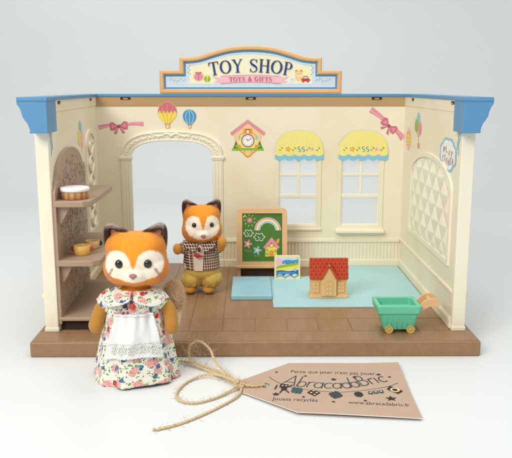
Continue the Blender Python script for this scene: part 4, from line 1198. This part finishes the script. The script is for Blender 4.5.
def plaid():
    m, nt, b = newmat('plaid_cotton')
    v = coords(nt); s = nt.nodes.new('ShaderNodeSeparateXYZ'); nt.links.new(v, s.inputs[0])
    u = mth(nt, 'ADD', s.outputs[0], mth(nt, 'MULTIPLY', s.outputs[1], .6)); w = s.outputs[2]
    def stripe(x, per, wd, off):
        f = mth(nt, 'FRACT', mth(nt, 'ADD', mth(nt, 'DIVIDE', x, per), off)); return mth(nt, 'LESS_THAN', f, wd)
    c = mixc(nt, mth(nt, 'MULTIPLY', stripe(u, .52, .45, .1), .6), lin((96, 62, 50)), lin((60, 52, 50)))
    c = mixc(nt, mth(nt, 'MULTIPLY', stripe(w, .52, .45, .1), .6), c, lin((150, 78, 60)))
    c = mixc(nt, mth(nt, 'MULTIPLY', stripe(u, .2, .24, .6), .75), c, lin((226, 214, 192)))
    c = mixc(nt, mth(nt, 'MULTIPLY', stripe(w, .2, .24, .3), .75), c, lin((226, 214, 192)))
    nt.links.new(c, b.inputs['Base Color']); b.inputs['Roughness'].default_value = .85; b.inputs['Specular IOR Level'].default_value = .15
    n = noisen(nt, v, 12, 3, .6); bumpn(nt, n.outputs['Fac'], .4, .04, b)
    return m
PL = plaid()
mb = MB()
mb.ell((FX+.05, FY, 4.15), (1.32, 1.08, 1.25), PL, 40, 28)
mb.grid(lambda i, j: (FX+.05+(1.42-.12*j/6)*math.cos(2*PI*i/40), FY+(1.15-.1*j/6)*math.sin(2*PI*i/40), 2.98+1.3*j/6), 40, 7, PL, True)
b0 = mb.verts([(FX+.05+1.42*math.cos(2*PI*i/40), FY+1.15*math.sin(2*PI*i/40), 2.98) for i in range(40)]); mb.face([b0+i for i in range(40)], PL)
b0 = mb.verts([(FX+.05+1.3*math.cos(2*PI*i/40), FY+1.05*math.sin(2*PI*i/40), 4.28) for i in range(40)]); mb.face([b0+i for i in range(40)], PL)
for s, ex in ((-1, -5.2), (1, -2.95)): 
    for k in range(5): mb.ell((FX+s*(.8+.1*k), FY-.12-.06*k, 4.85-.07*k), (.5, .48, .46), PL, 20, 14)
remesh(mb, 'shirt', .06, FA, PL, smooth=4)
sh = [o for o in FA.children if o.name.startswith('shirt')][0]
tee = mat('shirt_front_cream', (226, 206, 186), .8, .05, 3, .3, 12, .02)
mb = MB()
FT = lambda u, v, w: (u, FY-(1.15*math.sqrt(max(.05, 1-((u-FX-.05)/1.45)**2))*(1 if v < 4.3 else math.sqrt(max(.1, 1-((v-4.3)/1.35)**2))))-w, v)
mb.grid(lambda i, j: FT(-4.5+.62*i/8+.12*(j/14)*(i/4-1), 3.0+1.95*j/14, .04), 9, 15, tee); mb.build('shirt_front', sh, recalc=False)
mb = MB()
for s in (-1, 1):       # pointed collar flaps
    def cf(i, j):
        u, v = i/9, j/9
        a = Vector((-4.1+s*.1, 9.86, 4.98)); b_ = Vector((-4.1+s*1.25, 10.3, 5.25)); c = Vector((-4.1+s*.35, 9.72, 4.4)); d = Vector((-4.1+s*1.15, 9.95, 4.85))
        return tuple(a*(1-u)*(1-v)+b_*u*(1-v)+c*(1-u)*v+d*u*v+Vector((0, -.08*math.sin(PI*u)*math.sin(PI*v)-.12*v, 0)))
    mb.grid(cf, 10, 10, PL)
o = mb.build('shirt_collar', sh, recalc=False); so = o.modifiers.new('solid', 'SOLIDIFY'); so.thickness = .08; so.offset = 0
mb = MB(); rs = mat('scarf_red', (176, 52, 48), .7)
c = Vector((-4.12, 9.5, 4.5)); mb.ell(tuple(c+Vector((0, .05, .18))), (.12, .1, .2), mat('scarf_dark', (92, 40, 40), .7), 12, 8)
mb.ell(tuple(c+Vector((-.12, 0, -.25))), (.17, .1, .19), rs, 14, 10); mb.ell(tuple(c+Vector((-.3, 0, -.22))), (.12, .07, .12), rs, 12, 8); mb.ell(tuple(c+Vector((.14, 0, -.3))), (.17, .06, .08), rs, 12, 8)
mb.build('red_bow', sh)
mb = MB(); tr = mat('trousers_yellow', (204, 170, 88), .85, .08, 2, .6, 4, .1, sheen=.2, spec=.1)
mb.ell((FX+.05, FY, 2.75), (1.36, 1.05, .75), tr, 36, 24)
for s in (-1, 1):
    mb.ell((FX+.05+s*.74, FY-.08, 2.15), (.82, .92, .68), tr, 32, 22); mb.ell((FX+.05+s*.74, FY-.08, 1.78), (.68, .74, .3), tr, 32, 16)
    for k in range(8):
        a = 2*PI*k/8+.3; mb.tube([(FX+.05+s*.74+.72*math.cos(a), FY-.08+.8*math.sin(a), 2.55), (FX+.05+s*.74+.8*math.cos(a+.15), FY-.08+.9*math.sin(a+.15), 2.15), (FX+.05+s*.74+.64*math.cos(a+.1), FY-.08+.72*math.sin(a+.1), 1.7)], .1, tr, 8); mb.ell((FX+.05+s*.74+.62*math.cos(a), FY-.08+.7*math.sin(a), 2.0), (.16, .16, .42), tr, 10, 8)
remesh(mb, 'trousers', .05, FA, tr, smooth=7)
mb = MB(); mb.tube(spline([(FX, FY+.7, 2.2), (FX+.1, FY+1.2, 1.9), (FX+.05, FY+1.5, 1.75)], 8), .4, tailm, 12); mb.ell((FX+.05, FY+1.1, 1.85), (.55, .6, .62), tailm)
for k in range(900):
    a = random.uniform(0, 2*PI); z = random.uniform(-1, 1); r = math.sqrt(1-z*z); d = Vector((r*math.cos(a), r*math.sin(a), z)); p = Vector((FX+.05, FY+1.1, 1.88))+Vector((d.x*.54, d.y*.58, d.z*.6))
    if p.z < F0+.05: continue
    s_ = d.cross(Vector((random.random(), random.random(), random.random()))).normalized()*.018
    tip = p+(d+Vector((random.uniform(-.5, .5), random.uniform(-.5, .5), random.uniform(-.2, .6)))).normalized()*.2
    b0 = mb.verts([p-s_, p+s_, tip]); mb.face((b0, b0+1, b0+2), tailm)
mb.build('tail', FA, recalc=False)

# ------------------------------------------------------------------ gift tag and twine
TG = thing('gift_tag', (4, -5, 0), 'kraft cardboard tag with printed lettering tied with jute twine on the white table', 'gift tag')
kraft, nt, bs = newmat('kraft_card')
v = coords(nt); n = noisen(nt, v, 1.5, 4, .6); n2 = noisen(nt, v, 30, 2, .6)
c = mixc(nt, n.outputs['Fac'], lin((190, 164, 143)), lin((202, 176, 155))); c = mixc(nt, mth(nt, 'MULTIPLY', n2.outputs['Fac'], .25), c, lin((168, 134, 110)))
nt.links.new(c, bs.inputs['Base Color']); bs.inputs['Roughness'].default_value = .7; bs.inputs['Specular IOR Level'].default_value = .2
bumpn(nt, n2.outputs['Fac'], .1, .01, bs)
def TF(u, v, w):
    z = .13+.05*math.sin((u+1)*.33)+.02*(v+5)**2/12+.02*max(0, u-5)**2*max(0, v+6)/10
    return (u, v, z+w)
hole = [(.5+.24*math.cos(t), -4.66+.4*math.sin(t)) for t in [2*PI*k/20 for k in range(20)]]
ol = [(-.75, -5.61), (-.74, -3.83), (1.95, -1.51), (8.54, -1.57), (8.29, -8.89), (2.07, -8.18)]
# dense card so that it can curl
dense = []
for a, b_ in zip(ol, ol[1:]+ol[:1]):
    for k in range(12): dense.append((a[0]+(b_[0]-a[0])*k/12, a[1]+(b_[1]-a[1])*k/12))
mb = MB(); mb.prism(lambda u, v, w: (u, v, w), [dense, hole], -.045, 0, kraft)
card = mb.build('card', TG)
bm = bmesh.new(); bm.from_mesh(card.data)
for x in [q*.25 for q in range(-3, 35)]:
    bmesh.ops.bisect_plane(bm, geom=bm.verts[:]+bm.edges[:]+bm.faces[:], plane_co=Vector((x-4, 0, 0)), plane_no=(1, 0, 0))
for y in [-8.75+q*.25 for q in range(29)]:
    bmesh.ops.bisect_plane(bm, geom=bm.verts[:]+bm.edges[:]+bm.faces[:], plane_co=Vector((0, y+5, 0)), plane_no=(0, 1, 0))
for f_ in bm.faces:
    if abs(f_.normal.z) < .5: f_.material_index = 1
for v_ in bm.verts: v_.co.z = TF(v_.co.x+4, v_.co.y-5, v_.co.z)[2]
bm.to_mesh(card.data); bm.free(); card.data.materials.append(mat('card_core', (236, 228, 216), .8))
fl = Flat(TF, .004); K = I['black']
gl = sp2([(.75, -3.55), (1.1, -4.2), (1.85, -4.97), (2.92, -5.44), (4.26, -5.72), (5.37, -5.6), (6.52, -5.27), (7.43, -4.87), (7.95, -4.46)], 8)
fl.stroke(gl, .045, K)
fl.text('Parce que jeter n\'est pas jouer...', (2.02, -3.0), 5.1, .43, K, rot=-.075)
fl.text('Jouets recyclés', (.8, -6.68), 2.42, .4, K, rot=-.12)
fl.text('www.abracadabric.fr', (4.8, -7.2), 3.18, .38, K, rot=-.1)
# rounded hand lettering along a sagging base line
bl = sp2([(1.3, -4.9), (2.39, -5.2), (3.48, -5.4), (4.57, -5.46), (5.41, -5.33), (6.19, -4.98), (7.5, -4.45)], 12); bl = [(x, y+.22) for x, y in bl]
cum = [0]
for a, b_ in zip(bl, bl[1:]): cum.append(cum[-1]+math.hypot(b_[0]-a[0], b_[1]-a[1]))
def onbl(s):
    for i in range(len(cum)-1):
        if s <= cum[i+1] or i == len(cum)-2:
            t = (s-cum[i])/(cum[i+1]-cum[i]); a, b_ = bl[i], bl[i+1]
            return (a[0]+(b_[0]-a[0])*t, a[1]+(b_[1]-a[1])*t), math.atan2(b_[1]-a[1], b_[0]-a[0])
G = {'A': (1.0, [[(0, 0), (.5, 1.5)], [(.5, 1.5), (.92, 0)], [(.15, .5), (.8, .5)]]),
     'b': (.68, [[(.08, 1.5), (.08, 0)], arc(.34, .38, .26, .38, 180, -180)]),
     'r': (.46, [[(.08, .8), (.08, 0)], arc(.34, .45, .26, .35, 180, 60, 10)]),
     'a': (.7, [arc(.34, .38, .27, .38, 0, 360), [(.61, .8), (.61, 0)]]),
     'c': (.58, [arc(.34, .38, .27, .38, 45, 315)]),
     'd': (.7, [arc(.34, .38, .27, .38, 0, 360), [(.61, 1.5), (.61, 0)]]),
     'B': (.74, [[(.08, 1.45), (.08, 0)], [(.08, 1.45)]+arc(.32, 1.1, .24, .35, 90, -90, 12)+[(.08, .75)], [(.08, .75)]+arc(.34, .37, .3, .38, 90, -90, 12)+[(.08, 0)]]),
     'i': (.28, [[(.12, .8), (.12, 0)]])}
word = 'AbracadaBric'; tot = sum(G[c][0] for c in word); scl = cum[-1]/tot*.99; s = .02
for ch in word:
    w, st_ = G[ch]
    (px, py), an = onbl(s+w*scl/2)
    for line in st_:
        q = []
        for x, y in line:
            lx = (x-w/2)*scl; ly = y*.95
            q.append((px+lx*math.cos(an)-ly*math.sin(an)+.12*ly, py+lx*math.sin(an)+ly*math.cos(an)))
        fl.stroke(q, .07, I['slate'])
    if ch == 'i': fl.star((px+.16, py+1.15), .17, K)
    s += w*scl
for i, (x, y) in enumerate([(1.18, -2.89), (2.82, -3.5), (4.38, -4.01), (1.04, -5.95), (2.5, -6.35), (4.04, -6.99), (5.64, -3.74), (7.62, -3.68), (5.74, -6.85), (7.16, -6.55)]):
    fl.star((x, y), {3: .24, 2: .2, 9: .33}.get(i, .12), K)
def puzzle(c, r, m, rot=0):
    pts = []
    for k in range(64):
        t = 2*PI*k/64; q = (t+PI/4) % (PI/2)-PI/4; rr = r*.62/max(abs(math.cos(t)), abs(math.sin(t)))
        if abs(q) < .3: rr *= 1.45
        elif abs(q) < .42: rr *= .96
        pts.append((c[0]+rr*math.cos(t+rot), c[1]+rr*math.sin(t+rot)*1.3))
    fl.poly(pts, m)
# hanging toys: robot, puzzle pieces, gem, ball, bricks, camera
x, y = 1.45, -4.95
fl.poly([(x-.2, y-.1), (x+.25, y-.2), (x+.35, y+.25), (x-.1, y+.35)], K); fl.poly([(x-.1, y-.5), (x+.2, y-.55), (x+.22, y-.22), (x-.1, y-.15)], K)
for a, b_ in (((x-.3, y+.2), (x-.45, y-.35)), ((x+.3, y-.1), (x+.55, y+.2)), ((x-.05, y-.5), (x-.2, y-.85)), ((x+.15, y-.5), (x+.3, y-.85))): fl.stroke([a, b_], .08, K)
fl.circ((x, y+.1), .06, I['peach'], n=8); fl.circ((x+.2, y+.06), .06, I['peach'], n=8)
puzzle((2.2, -5.5), .38, I['teal'], .5)
fl.poly([(2.72, -5.8), (3.08, -5.42), (3.46, -5.84), (3.1, -6.28)], K)
for dx, dy in ((0, .2), (-.14, -.05), (.16, -.05), (.02, -.3)): fl.circ((3.1+dx, -5.78+dy), .07, I['peach'], n=8)
puzzle((4.25, -6.12), .4, I['slate'], -.3)
fl.circ((5.5, -6.05), .24, K, .32)
for k in range(3): fl.poly([(6.05+.3*k, -6.0+.08*k), (6.3+.3*k, -6.02+.08*k), (6.32+.3*k, -5.68+.08*k), (6.07+.3*k, -5.66+.08*k)], I['teal']); fl.circ((6.18+.3*k, -5.82+.08*k), .07, I['peach'], n=8)
fl.poly([(7.15, -5.35), (7.65, -5.95), (8.0, -5.6), (7.4, -4.95)], K); fl.circ((7.58, -5.47), .26, I['peach'], .28); fl.circ((7.58, -5.47), .15, K, .17)
fl.build('card_print', card)

jute = mat('jute_twine', (214, 190, 150), .88, .2, 5, .6, 18, .02, sheen=.2, spec=.1)
def rope(mb, P, R=.08, fuzz=8):
    pts = spline(P, 22); L = 0; out = [[], []]; up = Vector((0, 0, 1))
    for i, p in enumerate(pts):
        if i: L += (p-pts[i-1]).length
        t = (pts[min(i+1, len(pts)-1)]-pts[max(i-1, 0)]).normalized(); a = t.cross(up)
        if a.length < .05: a = t.cross(Vector((1, 0, 0)))
        a.normalize(); b_ = t.cross(a); ph = L/.5*2*PI
        for k in (0, 1): out[k].append(p+(a*math.cos(ph+k*PI)+b_*math.sin(ph+k*PI))*R*.42)
        if random.random() < fuzz*.09:
            an = random.uniform(0, 2*PI); d = (a*math.cos(an)+b_*math.sin(an)+t*random.uniform(-1.2, 1.2)).normalized()
            q0 = p+(a*math.cos(an)+b_*math.sin(an))*R*.7; l = random.uniform(.08, .38); bend = Vector([random.uniform(-.3, .3) for _ in range(3)])
            mb.tube(spline([q0, q0+d*l*.4+bend*l*.5, q0+d*l*.8+bend*l*.2, q0+d*l-bend*l], 3), .0055, jute, 3, cap=False)
    for s_ in out: mb.tube(s_, R*.6, jute, 7)
mb = MB(); K0 = (-.92, -4.75, .2)
rope(mb, [(.42, -4.6, .0), (.42, -4.62, .2), (.1, -4.75, .24), (-.4, -4.72, .25), K0, (-1.7, -3.4, .35), (-2.4, -2.6, .75), (-2.75, -1.7, 1.15), (-3.4, -1.15, 1.45), (-3.95, -1.1, 1.2), (-4.05, -1.2, .65), (-3.75, -1.7, .25), (-3.0, -2.3, .12), (-1.9, -3.5, .14), (-.95, -4.7, .16)])
rope(mb, [(.42, -4.62, .02), (.4, -4.8, .2), (.0, -4.98, .24), (-.5, -4.95, .25), (-.95, -4.85, .25), (-1.5, -5.5, .15), (-2.3, -6.3, .1), (-3.3, -6.85, .1), (-4.15, -6.45, .1), (-4.35, -5.45, .1), (-3.85, -3.95, .1), (-2.9, -3.3, .22), (-1.9, -3.75, .3), (-1.0, -4.7, .25)])
rope(mb, [(-.9, -4.75, .2), (-.85, -5.4, .14), (-1.2, -6.3, .1), (-2.45, -7.9, .09), (-3.8, -9.2, .09), (-4.9, -9.85, .09)])
rope(mb, [(-.95, -4.7, .3), (-1.9, -3.4, .3), (-2.8, -2.3, .25), (-3.7, -1.6, .2), (-4.7, -1.0, .15), (-5.4, -1.1, .12)])
rope(mb, [(-1.15, -4.55, .1), (-.95, -4.5, .33), (-.75, -4.75, .38), (-.78, -5.0, .2), (-.98, -4.98, .08)])
rope(mb, [(-1.2, -4.8, .2), (-1.0, -4.55, .36), (-.82, -4.7, .4), (-.9, -5.0, .25), (-1.1, -5.0, .1)])
for k in range(70):   # frayed tangle beside the standing loop
    c0 = Vector((random.gauss(-3.9, .38), random.gauss(-1.25, .2), abs(random.gauss(.75, .42))+.03)); d = Vector([random.uniform(-1, 1) for _ in range(3)]).normalized(); e_ = Vector([random.uniform(-1, 1) for _ in range(3)]).normalized()
    mb.tube(spline([c0, c0+d*.25+e_*.1, c0+d*.4-e_*.15, c0+d*.55+e_*.1], 3), .006, jute, 3, cap=False)
for k in range(24):
    c0 = Vector((-4.9, -9.85, .09)); d = Vector((-.8, random.uniform(-.8, .5), random.uniform(-.2, .5))).normalized(); mb.tube([c0-d*.05, c0+d*random.uniform(.1, .28)], .012, jute, 3, cap=False)
for v_i, p in enumerate(mb.v):
    if p[2] < .012: mb.v[v_i] = (p[0], p[1], .012)
mb.build('twine', TG)

# ------------------------------------------------------------------ centimetres to metres
bpy.context.view_layer.update()
S = .01
for me in {o.data for o in bpy.data.objects if o.type == 'MESH'}: me.transform(Matrix.Scale(S, 4)); me.update()
for o in bpy.data.objects:
    o.location = o.location*S
    for md in o.modifiers:
        if md.type == 'BEVEL': md.width *= S
        if md.type == 'SOLIDIFY': md.thickness *= S

# ------------------------------------------------------------------ camera
cam = bpy.data.cameras.new('camera'); co_ = bpy.data.objects.new('camera', cam); C.objects.link(co_)
co_.location = (-.00335, -.427, .16525); co_.rotation_euler = (PI/2-.1945, 0, -.008)
cam.sensor_width = 36; cam.lens = 725/512*36; cam.clip_start = .01; cam.clip_end = 50
sc = bpy.context.scene; sc.camera = co_

# ------------------------------------------------------------------ light
w = bpy.data.worlds.new('World'); sc.world = w; w.use_nodes = True
w.node_tree.nodes['Background'].inputs['Color'].default_value = (.93, .965, 1.0, 1); w.node_tree.nodes['Background'].inputs['Strength'].default_value = .55
def area(name, loc, target, size, power, col):
    l = bpy.data.lights.new(name, 'AREA'); l.shape = 'RECTANGLE'; l.size, l.size_y = size; l.energy = power; l.color = col
    o = bpy.data.objects.new(name, l); C.objects.link(o); o.location = loc
    o.rotation_euler = (Vector(target)-Vector(loc)).to_track_quat('-Z', 'Y').to_euler()
    return o
area('key_light', (-.55, -.75, .75), (0, .06, .05), (.55, .45), 8.2, (1, .965, .92))  # soft key lamp from the upper front left
area('overhead_light', (.1, 0, .9), (0, .05, 0), (.8, .7), 3.6, (1, .98, .96))  # large soft lamp overhead
sc.view_settings.view_transform = 'Standard'; sc.view_settings.look = 'None'; sc.view_settings.exposure = 0; sc.view_settings.gamma = 1
sc.render.engine = 'CYCLES'
sc.cycles.max_bounces = 8
